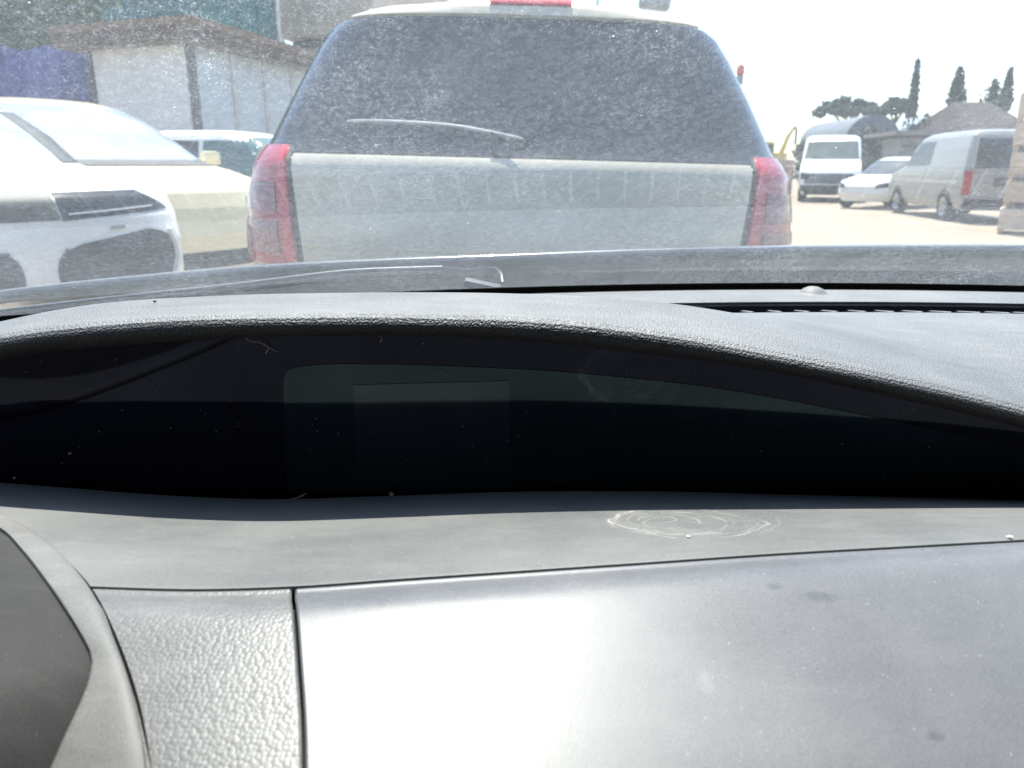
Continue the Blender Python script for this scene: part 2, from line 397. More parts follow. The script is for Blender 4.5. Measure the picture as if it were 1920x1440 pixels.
def skirt(g, d):
    """fold the left and right borders of a grid downwards"""
    return [[r[0] + Vector((0.0008, 0, -d)), r[0] + Vector((0.0002, 0, -0.0009))] + [r[0] + Vector((0.0012, 0, 0))] + r[1:-1] + [r[-1] + Vector((-0.0012, 0, 0)), r[-1] + Vector((-0.0002, 0, -0.0009)), r[-1] + Vector((-0.0008, 0, -d))] for r in g]
g_lid = lid_grid(552.5, 2700, 110)
lidedge = lambda r: None
inown(grid_mesh('storage_lid', skirt(g_lid, 0.012), M_lid))
g_peb = lid_grid(60, 547, 60)
inown(grid_mesh('pebbled_panel', skirt(g_peb, 0.012), M_grain))
inown(grid_mesh('panel_gap', [[p + Vector((0, 0, -0.009)) for p in r] for r in lid_grid(480, 620, 6)], M_gap))

# ---- round cover at the lower left: outer gap, ring, darker face
OUT = [(-520, 930), (-330, 915), (-180, 923), (-80, 942), (0, 972), (60, 1003), (110, 1042), (150, 1085), (182, 1132), (215, 1205), (245, 1290), (262, 1360), (275, 1440), (284, 1560), (286, 1700)]
INN = [(-520, 962), (-330, 950), (-180, 955), (-80, 972), (0, 1002), (45, 1046), (90, 1105), (130, 1165), (158, 1212), (175, 1252), (168, 1298), (148, 1348), (125, 1398), (108, 1440), (70, 1540)]
def zc(py): return float(np.interp(py, [1000, 1120, 1188, 1267, 1412, 1440, 1560, 1700], [1.0525, 1.0515, 1.0495, 1.0440, 1.0340, 1.0315, 1.022, 1.012]))
OUT = OUT + [(240, 1960), (20, 2250), (-420, 2300), (-860, 2050), (-980, 1600), (-860, 1200), (-680, 1010), (-520, 930)]
INN = INN + [(40, 1760), (-140, 1980), (-440, 2040), (-740, 1850), (-830, 1560), (-750, 1240), (-640, 1060), (-520, 962)]
def pix_y(q):
    v = q - Vector((0, 0, CAMZ)); return 720 - FPX * v.dot(Vector((0, SP, CP))) / v.dot(Vector((0, CP, -SP)))
def zc2(px, py):
    p_ = max(px, -420)
    if py >= seam(p_): return zc(py)
    return min((shelf_pt(p_, t) for t in np.linspace(0, 1, 160)), key=lambda q: abs(pix_y(q) - py)).z + 0.0012
n_ = 150
ro = resample([PZ(a, b, zc2(a, b)) for a, b in OUT], n_); ri = resample([PZ(a, b, zc2(a, b)) for a, b in INN], n_)
def offs(rw, to, f, dz): return [p.lerp(q, f) + Vector((0, 0, dz)) for p, q in zip(rw, to)]
rc = empty('round_cover', (0, 0, 0)); bpy.data.objects.remove(rc)
ring = inown(grid_mesh('round_cover', loft_grid([offs(ro, ri, 0.015, -0.012), offs(ro, ri, 0.0, 0.001), offs(ro, ri, 0.07, 0.0042), offs(ro, ri, 0.4, 0.0055), offs(ro, ri, 0.92, 0.0052), offs(ro, ri, 1.0, 0.0045), offs(ro, ri, 1.03, 0.0025)], n_, 3, True), M_ring))
cen = PZ(-330, 1450, 1.062)
face = [offs(ri, [cen] * n_, f, dz) for f, dz in ((0.0, 0.0027), (0.02, 0.0032), (0.12, 0.0042), (0.3, 0.005), (0.6, 0.005), (0.98, 0.003))]
inown(grid_mesh('cover_face', loft_grid(face, n_, 3, True), M_face), ring)['label'] = 'darker inner face of the round cover'
out2 = [p + (p - cen).normalized() * float(np.interp(p.y, [0.34, 0.41], [0.0017, 0.0003])) for p in ro]
inown(grid_mesh('cover_gap', loft_grid([[p + Vector((0, 0, -0.004)) for p in ro], [p + Vector((0, 0, 0.0012)) for p in out2]], n_, 1, True), plain('cover_gap', (0.03, 0.03, 0.03), 0.8)), ring)

# ---- windscreen: one curved sheet, dusty outside; the dust lets sunlight through and glows
def glass_dust():
    m = NT('dusty_windscreen'); t = m.t; co = m.coord()
    tr = m.n('ShaderNodeBsdfTransparent'); tr.inputs[0].default_value = (0.90, 0.945, 0.935, 1)
    gl = m.n('ShaderNodeBsdfGlossy'); gl.inputs['Roughness'].default_value = 0.0; gl.inputs[0].default_value = (0.9, 0.95, 1, 1)
    lw = m.n('ShaderNodeLayerWeight'); lw.inputs[0].default_value = 0.5
    fr = m.math('ADD', m.math('MULTIPLY', m.math('POWER', lw.outputs['Facing'], 5.0), 0.85), 0.055)
    ms = m.n('ShaderNodeMixShader'); m.L(fr, ms.inputs[0]); m.L(tr.outputs[0], ms.inputs[1]); m.L(gl.outputs[0], ms.inputs[2])
    tl = m.n('ShaderNodeBsdfTranslucent'); tl.inputs[0].default_value = (0.82, 0.91, 0.98, 1)
    df = m.n('ShaderNodeBsdfDiffuse'); df.inputs[0].default_value = (0.6, 0.58, 0.54, 1)
    du = m.n('ShaderNodeMixShader'); du.inputs[0].default_value = 0.12; m.L(tl.outputs[0], du.inputs[1]); m.L(df.outputs[0], du.inputs[2])
    # curly dried dust lines: contour lines of a fine noise, broken up
    n1 = m.noise(320, 1.5, 0.45, 1.0); l1 = m.ramp(m.math('ABSOLUTE', m.math('SUBTRACT', n1, 0.5)), 0.019, 0.004)
    n2 = m.noise(460, 1.5, 0.5, 0.7); l2 = m.ramp(m.math('ABSOLUTE', m.math('SUBTRACT', n2, 0.53)), 0.022, 0.005)
    brk = m.ramp(m.noise(150, 2), 0.42, 0.52); brk2 = m.ramp(m.noise(180, 2, 0.5, 0.3), 0.58, 0.48)
    worm = m.math('ADD', m.math('MULTIPLY', l1, brk), m.math('MULTIPLY', l2, brk2), clamp=True)
    cloud = m.ramp(m.noise(7, 4, 0.6), 0.25, 0.75, 0.75, 1.2); amount = m.math('MULTIPLY', m.ramp(m.noise(2.6, 3), 0.32, 0.66, 0.35, 1.15), m.ramp(m.noise(14, 3), 0.3, 0.7, 0.6, 1.2))
    spot = m.math('MULTIPLY', m.ramp(m.voro(60), 0.055, 0.035), m.ramp(m.noise(31, 1), 0.60, 0.62))
    # faint arcs left by the wiper, about its pivot
    sub = m.n('ShaderNodeVectorMath', operation='DISTANCE'); m.L(co, sub.inputs[0]); sub.inputs[1].default_value = (0.62, 1.02, 1.08)
    cmb = m.n('ShaderNodeCombineXYZ'); m.L(m.math('MULTIPLY', sub.outputs['Value'], 60.0), cmb.inputs[0]); m.L(m.math('MULTIPLY', m.noise(2.0, 2), 5.0), cmb.inputs[1])
    arcs = m.ramp(m.noise(1.0, 4, 0.65, 0.0, cmb.outputs[0]), 0.32, 0.68, 0.90, 1.10)
    cloud = m.math('MULTIPLY', cloud, arcs); amount = m.math('MULTIPLY', amount, arcs)
    grainy = m.ramp(m.noise(700, 2, 0.7), 0.3, 0.8, 0.75, 1.3)
    fac = m.math('MULTIPLY', m.math('MULTIPLY', cloud, grainy), 0.054)
    fac = m.math('ADD', fac, m.math('MULTIPLY', m.math('MULTIPLY', worm, amount), 0.18))
    fac = m.math('ADD', fac, m.math('MULTIPLY', spot, 0.4), clamp=True)
    mx = m.n('ShaderNodeMixShader'); m.L(fac, mx.inputs[0]); m.L(ms.outputs[0], mx.inputs[1]); m.L(du.outputs[0], mx.inputs[2])
    m.L(mx.outputs[0], m.out.inputs['Surface']); return m.m
SL = R(30)
wx = np.linspace(XC - 1.10, XC + 0.90, 70)
def ws_pt(x, v):
    s = 1.0 - 0.10 * v                              # narrower towards the roof
    xx = XC + (x - XC) * s
    L_ = 0.76 * v
    return Vector((xx, base_y(x) + 0.004 - L_ * math.cos(SL), base_z(x) + 0.008 + L_ * math.sin(SL) - 0.02 * v * (1 - v) * 0))
gws = [[ws_pt(x, v) for x in wx] for v in np.linspace(0, 1, 40)]
wsn = grid_mesh('windscreen', [r[::-1] for r in gws], glass_dust()); inown(wsn)
wsn['label'] = 'dirty windscreen covered in curly dried dust lines'

# ---- cowl, bonnet, wiper in front of the glass
M_cowl = dash_plastic('cowl_plastic', (0.007, 0.008, 0.009), (0.06, 0.06, 0.06), 0.28, 0.85, spec=0.12)
M_bonnet = NT('bonnet_paint').set(Base_Color=(0.05, 0.058, 0.066), Roughness=0.32, Coat_Weight=0.7, Coat_Roughness=0.12).m
C_bon = [(-500, 640), (-250, 585), (0, 546), (240, 520), (480, 499), (720, 486), (960, 477), (1200, 468), (1450, 463), (1700, 461), (1920, 461), (2300, 466), (2600, 478)]
bcols = np.linspace(-500, 2600, 90)
bY = [1.10 + 0.15 * (1 - ((px - 1450) / 2000) ** 2) for px in bcols]
bq = [PY(px, float(interp_xy(C_bon, [px])[0]), Y) for px, Y in zip(bcols, bY)]
def dn(dy, dz): return [p + Vector((0, dy, dz)) for p in bq]
def foot(k): return [Vector((p.x * 0.93, base_y(min(max(p.x * 0.93, XC - 1.1), XC + 0.9)) + 0.016 + k, base_z(p.x) - 0.004)) for p in bq]
ft = foot(0)
cow = [ft, [a.lerp(b, 0.35) + Vector((0, 0, -0.022)) for a, b in zip(ft, bq)], [a.lerp(b, 0.7) + Vector((0, 0, -0.030)) for a, b in zip(ft, bq)], dn(-0.012, -0.030)]
inown(grid_mesh('cowl_panel', loft_grid(cow, len(bq), 3, True), M_cowl))
bon = [dn(0.004, -0.020), dn(-0.002, -0.010), dn(0.001, -0.003), dn(0.010, 0.0), dn(0.06, -0.0045), dn(0.25, -0.035), dn(0.5, -0.10), dn(0.68, -0.19), dn(0.74, -0.30), dn(0.75, -0.5)]
inown(grid_mesh('bonnet', loft_grid(bon, len(bq), 3, True), M_bonnet))['label'] = 'dark bonnet of this car, its rear edge catching sunlight'
wp = [PY(-250, 612, 0.98), PY(0, 582, 1.04), PY(220, 557, 1.08), PY(450, 532, 1.10), PY(640, 509, 1.12), PY(760, 503, 1.13), PY(830, 501, 1.13)]
wa = inown(MB().tube(resample(wp, 30), 0.0022, 8).build('wiper', plain('wiper_metal', (0.16, 0.17, 0.18), 0.4, 0.3)))
wb = [p + Vector((0.0, -0.006, -0.008)) for p in wp]
inown(MB().tube(resample(wb, 30), 0.0040, 6).build('wiper_blade', M_dark), wa)
wl = [PY(832, 502, 1.12), PY(880, 506, 1.12), PY(920, 502, 1.12), PY(938, 512, 1.11), PY(942, 530, 1.09)]
inown(MB().tube(resample(wl, 16), 0.0022, 6).build('washer_hose', plain('hose_rubber', (0.05, 0.055, 0.06), 0.4)))
nz = MB().box((0, 0, 0), (0.05, 0.03, 0.010), Matrix.Rotation(R(12), 3, 'Y'), 0.003).build('washer_nozzle', plain('nozzle_plastic', (0.10, 0.10, 0.11), 0.5)); inown(nz); nz.location = PY(905, 536, 1.03)

# ---- the cabin round the viewer: pillars, roof, doors with panes, rear
M_liner = plain('headliner_cloth', (0.05, 0.05, 0.05), 0.9); M_pill = plain('pillar_plastic', (0.035, 0.035, 0.036), 0.7)
for s in (-1, 1):
    e = wx[0] if s < 0 else wx[-1]
    inown(MB().tube([ws_pt(e, v) + Vector((s * 0.03, 0, 0.0)) for v in np.linspace(-0.05, 1.04, 12)], 0.045, 10).build('windscreen_pillar', M_pill))
ty = ws_pt(XC, 1).y; tz = ws_pt(XC, 1).z
rl = [[Vector((x, y + (0 if y < 0 else -0.10 * ((x - XC) / 0.95) ** 2), z - 0.05 * ((x - XC) / 1.0) ** 4)) for x in np.linspace(XC - 1.08, XC + 0.90, 20)] for y, z in ((ty + 0.02, tz - 0.004), (ty - 0.03, tz + 0.002), (ty - 0.3, tz + 0.07), (ty - 0.8, tz + 0.14), (-1.3, tz + 0.15), (-2.2, tz + 0.10))]
rl_o = inown(grid_mesh('roof_lining', loft_grid(rl, 20, 3, True), M_liner)); rl_m = rl_o.modifiers.new('thickness', 'SOLIDIFY'); rl_m.thickness = 0.04; rl_m.offset = 1
inown(MB().box((XC, -2.2, 0.8), (2.2, 0.08, 1.85)).build('rear_wall', M_pill))
inown(MB().box((XC, -0.6, 0.22), (2.2, 3.2, 0.1)).build('cabin_floor', M_dark))
inown(MB().box((XC - 0.09, 0.25, 0.955), (2.06, 0.70, 0.02)).build('fascia_base', M_dark))
inown(MB().box((XC, 0.55, 0.6), (2.1, 0.06, 0.62)).build('bulkhead', M_dark))
pane_m = NT('side_pane'); _t = pane_m.n('ShaderNodeBsdfTransparent'); _t.inputs[0].default_value = (0.22, 0.25, 0.25, 1)
_g = pane_m.n('ShaderNodeBsdfGlossy'); _g.inputs['Roughness'].default_value = 0.0; _m = pane_m.n('ShaderNodeMixShader'); _m.inputs[0].default_value = 0.07
pane_m.L(_t.outputs[0], _m.inputs[1]); pane_m.L(_g.outputs[0], _m.inputs[2]); pane_m.L(_m.outputs[0], pane_m.out.inputs['Surface'])
for s in (-1, 1):
    x = XC + (0.93 if s > 0 else -1.12)
    d = inown(MB().box((x, -0.65, 0.58), (0.06, 3.0, 0.82)).build('door', M_pill))
    inown(MB().box((x - s * 0.03, -0.62, 1.29), (0.006, 1.55, 0.6)).build('door_pane', pane_m.m), d)
    inown(MB().box((x, -1.6, 1.29), (0.08, 0.5, 0.64)).build('rear_pillar', M_pill), d)
# =================================================================== GROUND
def sheet(name, x0, x1, y0, y1, z, mat, nx=2, ny=2):
    V = [(x, y, z) for y in np.linspace(y0, y1, ny) for x in np.linspace(x0, x1, nx)]
    F = [(j * nx + i, j * nx + i + 1, (j + 1) * nx + i + 1, (j + 1) * nx + i) for j in range(ny - 1) for i in range(nx - 1)]
    return from_data(name, V, F, mat, None, False)
gm = NT('pale_concrete_yard')
f1 = gm.ramp(gm.noise(0.35, 5, 0.6), 0.3, 0.7); f2 = gm.ramp(gm.noise(4, 5, 0.65), 0.35, 0.75)
c1 = gm.mix(f1, (0.27, 0.215, 0.15), (0.36, 0.295, 0.215)); c2 = gm.mix(gm.math('MULTIPLY', f2, 0.55), c1, (0.20, 0.17, 0.13))
gm.set(Base_Color=c2, Roughness=0.85); gm.bump(gm.noise(30, 4), 0.3, 0.02)
tag(sheet('ground', -900, 900, -300, 1500, 0.0, gm.m, 6, 6), kind='structure')

# =================================================================== VEHICLES
def se(u, n): return (max(0.0, 1 - min(abs(u), 1.0) ** n)) ** (1.0 / n)
class Body:
    """car body as stacked plan outlines: at each height a half width, a rear end and a front end (front = +y)"""
    def __init__(self, lv, er=0.45, ef=0.5, n=3.0):
        a = np.array(lv, float); self.z, self.w, self.yr, self.yf = a.T; self.er, self.ef, self.n = er, ef, n
    def W(self, z): return float(np.interp(z, self.z, self.w))
    def rear(self, x, z): return float(np.interp(z, self.z, self.yr)) + self.E(self.er, z) * (1 - se(x / self.W(z), self.n))
    def front(self, x, z): return float(np.interp(z, self.z, self.yf)) - self.E(self.ef, z) * (1 - se(x / self.W(z), self.n))
    def E(self, e, z): return min(e, 0.45 * (float(np.interp(z, self.z, self.yf)) - float(np.interp(z, self.z, self.yr))))
    def side(self, y, z):
        yr, yf = float(np.interp(z, self.z, self.yr)), float(np.interp(z, self.z, self.yf)); e1, e2 = self.E(self.er, z), self.E(self.ef, z)
        if y < yr + e1: return self.W(z) * se((yr + e1 - y) / e1, self.n)
        if y > yf - e2: return self.W(z) * se((y - yf + e2) / e2, self.n)
        return self.W(z)
    def shell(self, dz=0.03):
        zs = sorted(set([round(z, 4) for z in self.z] + [round(z, 4) for z in np.arange(self.z[0], self.z[-1], dz)]))
        V, F = [], []; K = 22
        for z in zs:
            ring = []; wd = self.W(z)
            for k in range(K): q = math.pi * (k / (K - 1)); c = math.cos(q); x = -wd * math.copysign(abs(c) ** (2 / self.n), c); ring.append((x, self.rear(x, z), z))
            for k in range(K): q = math.pi * (k / (K - 1)); c = math.cos(q); x = wd * math.copysign(abs(c) ** (2 / self.n), c); ring.append((x, self.front(x, z), z))
            V += ring
        m = 2 * K
        for i in range(len(zs) - 1):
            for k in range(m): F.append((i * m + k, i * m + (k + 1) % m, (i + 1) * m + (k + 1) % m, (i + 1) * m + k))
        F.append(tuple(range(m))[::-1]); F.append(tuple((len(zs) - 1) * m + k for k in range(m)))
        return V, F
    def S(self, face, a, z):
        if face == 'rear': return Vector((a, self.rear(a, z), z))
        if face == 'front': return Vector((a, self.front(a, z), z))
        s = -1 if face == 'left' else 1
        return Vector((s * self.side(a, z), a, z))
    def Nrm(self, face, a, z):
        e = 0.004; p = self.S(face, a, z); da = self.S(face, a + e, z) - p; dz = self.S(face, a, z + e) - p
        n = da.cross(dz)
        if n.length < 1e-12: return Vector((0, 0, 1))
        n.normalize(); ref = {'rear': Vector((0, -1, 0.2)), 'front': Vector((0, 1, 0.2)), 'left': Vector((-1, 0, 0.1)), 'right': Vector((1, 0, 0.1))}[face]
        return n if n.dot(ref) > 0 else -n
    def patch(self, face, poly, name, mat, parent, off=0.006, nu=14, nv=8, depth=0.012):
        """slab lying on a face; poly = left border list and right border list of (a, z), matched bottom to top"""
        lft, rgt = poly; top_, bot_ = [], []
        L_ = [Vector((a, z, 0)) for a, z in lft]; R_ = [Vector((a, z, 0)) for a, z in rgt]
        for j in range(nv + 1):
            t = j / nv
            l = cr(L_, t * (len(L_) - 1)) if len(L_) > 2 else L_[0].lerp(L_[1], t)
            r = cr(R_, t * (len(R_) - 1)) if len(R_) > 2 else R_[0].lerp(R_[1], t)
            for i in range(nu + 1):
                q = l.lerp(r, i / nu); nn = self.Nrm(face, q.x, q.y); p = self.S(face, q.x, q.y)
                top_.append(p + nn * off); bot_.append(p + nn * (off - depth))
        n1 = len(top_); F = []
        for j in range(nv):
            for i in range(nu):
                a = j * (nu + 1) + i; b, c, d = a + 1, a + nu + 2, a + nu + 1
                F += [(a, b, c, d), (n1 + d, n1 + c, n1 + b, n1 + a)]
        brd = [i for i in range(nu + 1)] + [(j * (nu + 1) + nu) for j in range(1, nv + 1)] + [nv * (nu + 1) + i for i in range(nu - 1, -1, -1)] + [j * (nu + 1) for j in range(nv - 1, 0, -1)]
        for p, q in zip(brd, brd[1:] + brd[:1]): F.append((p, q, n1 + q, n1 + p))
        return from_data(name, top_ + bot_, F, mat, parent, True, True)
M_tyre = plain('tyre_rubber', (0.018, 0.018, 0.018), 0.85); M_rim = plain('wheel_rim', (0.42, 0.42, 0.43), 0.35, 0.8)
M_arch = plain('arch_shade_black', (0.012, 0.012, 0.012), 0.9)  # flat black disc paints in the shade of the wheel well
def glassy(name, col, rough=0.08, spec=0.5):
    m = NT(name); f = m.ramp(m.noise(2.5, 3), 0.3, 0.7); m.set(Base_Color=m.mix(f, col, tuple(c * 1.5 for c in col)), Roughness=rough, Specular_IOR_Level=spec); return m.m
M_glass = glassy('car_glass', (0.018, 0.022, 0.024)); M_priv = glassy('privacy_glass', (0.010, 0.015, 0.022), 0.12, 0.45)
M_blk = plain('black_trim', (0.02, 0.021, 0.022), 0.55)
wheel_tpl = {}
def wheels(root, track, ys, r, wd=0.2):
    for y in ys:
        for s in (-1, 1):
            if r not in wheel_tpl:
                t_ = MB().lathe([(r * .62, -wd / 2), (r * .93, -wd / 2), (r, -wd * .32), (r, wd * .32), (r * .93, wd / 2), (r * .62, wd / 2)], 'X', 28).build('tyre', M_tyre)
                m_ = MB().lathe([(0.001, wd * .30), (r * .12, wd * .34), (r * .15, wd * .25), (r * .52, wd * .33), (r * .63, wd * .5), (r * .64, wd * .3), (r * .64, -wd * .4)], 'X', 28)
                for k in range(5):
                    q = k * 2 * math.pi / 5; m_.box((wd * .34, math.cos(q) * r * .36, math.sin(q) * r * .36), (0.02, r * .13, r * .46), Matrix.Rotation(q - math.pi / 2, 3, 'X'))
                rm_ = m_.build('rim', M_rim); wheel_tpl[r] = (t_.data, rm_.data); bpy.data.objects.remove(t_); bpy.data.objects.remove(rm_)
            ty_ = bpy.data.objects.new('wheel', wheel_tpl[r][0]); COL.objects.link(ty_); ty_.parent = root
            ty_.location = (s * track, y, r); ty_.rotation_euler = (0, 0, 0 if s > 0 else math.pi)
            rm = bpy.data.objects.new('rim', wheel_tpl[r][1]); COL.objects.link(rm); rm.parent = ty_
def arch(root, B, y, r, s):
    m = MB(); pts = []
    for k in range(17):
        q = math.pi * k / 16; yy, zz = y + math.cos(q) * r * 1.17, max(r * 0.95 + math.sin(q) * r * 1.17, 0.2); pts.append((s * (B.side(yy, zz) + 0.004), yy, zz))
    cpt = (s * (B.side(y, r) + 0.004), y, r)
    n = len(pts); m.add([cpt] + pts, [(0, i + 1, i + 2) if s > 0 else (0, i + 2, i + 1) for i in range(n - 1)])
    return from_data('wheel_arch', m.v, m.f, M_arch, root, False)
def mirror(root, B, s, y, z, mat):
    x = B.side(y, z); m = MB().box((s * (x + 0.11), y, z + 0.05), (0.2, 0.11, 0.15), None, 0.04).box((s * (x + 0.02), y, z), (0.1, 0.05, 0.04))
    return m.build('door_mirror', mat, root)

# ---------------------------------------------------------------- silver car straight ahead
silver = NT('silver_paint'); fl = silver.ramp(silver.noise(900, 1), 0.35, 0.65)
dirt = silver.ramp(silver.noise(2.2, 5, 0.6), 0.35, 0.75)
silver.set(Base_Color=silver.mix(silver.math('MULTIPLY', dirt, 0.45), (0.64, 0.575, 0.455), (0.50, 0.43, 0.31)), Metallic=0.12, Roughness=0.36, Coat_Weight=0.22, Coat_Roughness=0.15)
M_silver = silver.m
sc = empty('silver_car', (0.0, 2.33, 0), 0, R(1.5))
tag(sc, 'dirty silver car parked straight ahead, tail towards the bonnet, with large dark rear window', 'car')
SB = Body([(z if z < 1.263 else 1.262 + (z - 1.262) * .92, a, b, c) for z, a, b, c in [(.28, .84, .14, 4.35), (.42, .90, .04, 4.5), (.60, .93, 0, 4.55), (.78, .935, 0, 4.5), (.86, .935, .03, 4.45), (.90, .93, .08, 4.4), (1.02, .928, .075, 4.2),
           (1.12, .92, .088, 3.5), (1.22, .902, .098, 3.3), (1.253, .893, .104, 3.25), (1.262, .888, .132, 3.2), (1.30, .872, .175, 3.12), (1.5, .80, .285, 2.8), (1.66, .738, .385, 2.55), (1.735, .695, .425, 2.4), (1.765, .650, .437, 2.3),
           (1.785, .59, .447, 2.2), (1.808, .47, .462, 2.1), (1.822, .33, .485, 2.0), (1.832, .20, .54, 1.9), (1.842, .08, .9, 1.6)]], 0.40, 0.6, 3.0)
V_, F_ = SB.shell(0.025); from_data('body', V_, F_, M_silver, sc, True, True)
def quad(xl0, xl1, z0, xr0, xr1, z1, k=5): return None
zz_ = [1.268, 1.38, 1.52, 1.64, 1.712]
SB.patch('rear', ([(-SB.W(z) * .985, z) for z in zz_], [(SB.W(z) * .985, z) for z in zz_]), 'rear_window', M_priv, sc, 0.006, 44, 14)
zt = [.93, 1.0, 1.12, 1.22, 1.258]
tg = SB.patch('rear', ([(-.682, .93), (-.692, 1.02), (-.706, 1.12), (-.717, 1.2), (-.722, 1.258)], [(.682, .93), (.692, 1.02), (.706, 1.12), (.717, 1.2), (.722, 1.258)]), 'tailgate', M_silver, sc, 0.010, 30, 10, 0.016)
SB.patch('rear', ([(-.68, .985), (-.68, 1.0)], [(.68, .985), (.68, 1.0)]), 'tailgate_crease', M_silver, tg, 0.015, 30, 3, 0.008)
lr = plain('tail_light_red', (0.38, 0.008, 0.022), 0.18, 0, 0.1, 8, 0.6); lr2 = plain('tail_light_bright_red', (0.52, 0.010, 0.028), 0.15, 0, 0.1, 8, 0.6); lsm = plain('tail_light_smoky', (0.26, 0.085, 0.095), 0.2, 0, 0.2, 14, 0.5)
for s in (-1, 1):
    def q2(a0, a1, z0, z1):
        l, r = [], []
        for z in np.linspace(z0, z1, 5):
            w_ = SB.W(z); inn = np.interp(z, [.92, 1.28], [.70, .745]); outx = w_ * .997
            xa, xb = inn + (outx - inn) * a0, inn + (outx - inn) * a1
            l.append((s * xa, z)); r.append((s * xb, z))
        return (l, r)
    SB.patch('rear', q2(-0.08, 0.02, .915, 1.285), 'light_surround', M_blk, sc, 0.007, 4, 10)
    tl_ = SB.patch('rear', q2(0.0, 1.0, .92, 1.285), 'tail_light', lr, sc, 0.012, 16, 14, 0.02)
    SB.patch('rear', q2(0.02, 0.17, .925, 1.275), 'light_strip', lr2, tl_, 0.016, 4, 12, 0.008)
    SB.patch('rear', q2(0.26, 0.93, 1.085, 1.175), 'light_cell', lsm, tl_, 0.016, 10, 6, 0.008)
    SB.patch('rear', q2(0.26, 0.95, .955, 1.055), 'light_cell', lsm, tl_, 0.016, 10, 6, 0.008)
    arch(sc, SB, .95, .34, s); arch(sc, SB, 3.55, .34, s)
    SB.patch('left' if s < 0 else 'right', ([(.75, 1.30), (.95, 1.63)], [(3.0, 1.22), (2.35, 1.66)]), 'side_window', M_priv, sc, 0.005, 10, 6)
    mirror(sc, SB, s, 2.95, 1.18, M_silver)
    m_ = MB().tube([(s * .56, .75, 1.775), (s * .57, .95, 1.800), (s * .58, 1.4, 1.805), (s * .57, 1.9, 1.785), (s * .56, 2.05, 1.75)], 0.013, 8); m_.build('roof_rail', plain('rail_silver', (0.6, 0.6, 0.6), 0.4, 0.5), sc)
SB.patch('front', ([(-.72, 1.18), (-.60, 1.66)], [(.72, 1.18), (.60, 1.66)]), 'windscreen', M_glass, sc, 0.005, 16, 8)
SB.patch('rear', ([(-.86, .40), (-.88, .86)], [(.86, .40), (.88, .86)]), 'bumper', M_silver, sc, 0.02, 24, 6, 0.03)
SB.patch('rear', ([(-.26, .62), (-.26, .73)], [(.26, .62), (.26, .73)]), 'number_plate', plain('plate_white', (0.75, 0.75, 0.73), 0.5), sc, 0.028, 6, 2, 0.01)
sp_ = MB()
for i in range(2): pass
SB.patch('rear', ([(-.60, 1.719), (-.57, 1.734), (-.50, 1.746)], [(.60, 1.719), (.57, 1.734), (.50, 1.746)]), 'roof_spoiler', M_silver, sc, 0.010, 30, 5, 0.03)
SB.patch('rear', ([(-.12, 1.752), (-.12, 1.770)], [(.15, 1.752), (.15, 1.770)]), 'brake_light', lr2, sc, 0.016, 8, 2, 0.02)
p0 = [SB.S('rear', x, z) + SB.Nrm('rear', x, z) * 0.03 for x, z in ((-.55, 1.352), (-.40, 1.354), (-.2, 1.344), (0.0, 1.312))]
wr = MB().tube(resample(p0, 20), [0.002] + [0.0045] * 18 + [0.002], 8).build('rear_wiper', plain('wiper_grey', (0.5, 0.5, 0.47), 0.45), sc)
p1 = [SB.S('rear', x, z) + SB.Nrm('rear', x, z) * 0.045 for x, z in ((-.10, 1.318), (-.06, 1.30), (-.02, 1.275), (0, 1.255))]
MB().tube(resample(p1, 12), 0.006, 8).build('wiper_arm', plain('arm_black', (0.008, 0.008, 0.008), 0.9), wr)
ant = MB().tube([(-.14, .62, 1.75), (-.14, .60, 1.80), (-.14, .55, 1.89)], [.012, .006, .003], 6).build('aerial', M_blk, sc)
eb = MB().lathe([(0.045, 0.0), (0.05, 0.004), (0.05, 0.0)], 'Y', 20)
emb = MB().tube([(0.055 * math.cos(k * math.pi / 12), 0, 0.055 * math.sin(k * math.pi / 12)) for k in range(25)], 0.006, 6)
wheels(sc, .80, (.95, 3.55), .34, .22)

# ---------------------------------------------------------------- generic pale vehicles
def paint(name, col, rough=0.3, metal=0.0):
    m = NT(name); f = m.ramp(m.noise(1.7, 4), 0.3, 0.7); m.set(Base_Color=m.mix(f, tuple(c * .93 for c in col), col), Roughness=rough, Metallic=metal, Coat_Weight=0.5, Coat_Roughness=0.08); return m.m
M_white = paint('white_paint', (0.86, 0.86, 0.85)); M_cream = paint('cream_paint', (0.82, 0.72, 0.46)); M_gvan = paint('light_grey_paint', (0.34, 0.34, 0.34), 0.4)
M_lamp = glassy('headlamp_glass', (0.014, 0.016, 0.018), 0.10); M_red = plain('lamp_red', (0.42, 0.02, 0.02), 0.3); M_yel = plain('amber_lamp', (0.75, 0.5, 0.06), 0.3)
def heading(hx, hy): return math.atan2(hy, hx) - math.pi / 2

# white car nearest on the left; nose at the front (+y end of its local frame at y = L)
hA = Vector((0.80, -0.60)); hN = Vector((0.75, -0.6614)); LA = 4.4
noseA = Vector((-2.60, 4.26)); ra = empty('white_car', (noseA.x - hN.x * LA, noseA.y - hN.y * LA, 0), heading(*hN))
tag(ra, 'white car at the far left, its nose with long dark headlight and twin lower grilles', 'car')
AB = Body([(z, w_ * 1.08, a, b) for z, w_, a, b in [(.22, .80, .1, LA - .12), (.40, .89, .02, LA - .02), (.60, .91, 0, LA), (.80, .915, 0, LA - .01), (.95, .91, .02, LA - .04), (1.06, .895, .05, LA - .10), (1.12, .87, .08, LA - .20), (1.17, .84, .1, LA - .50),
           (1.22, .80, .12, LA - .95), (1.26, .79, .14, LA - 1.22), (1.45, .74, .25, LA - 1.55), (1.62, .66, .4, LA - 1.95), (1.67, .58, .5, LA - 2.2), (1.69, .35, .8, LA - 2.5)]], .4, .50, 2.7)
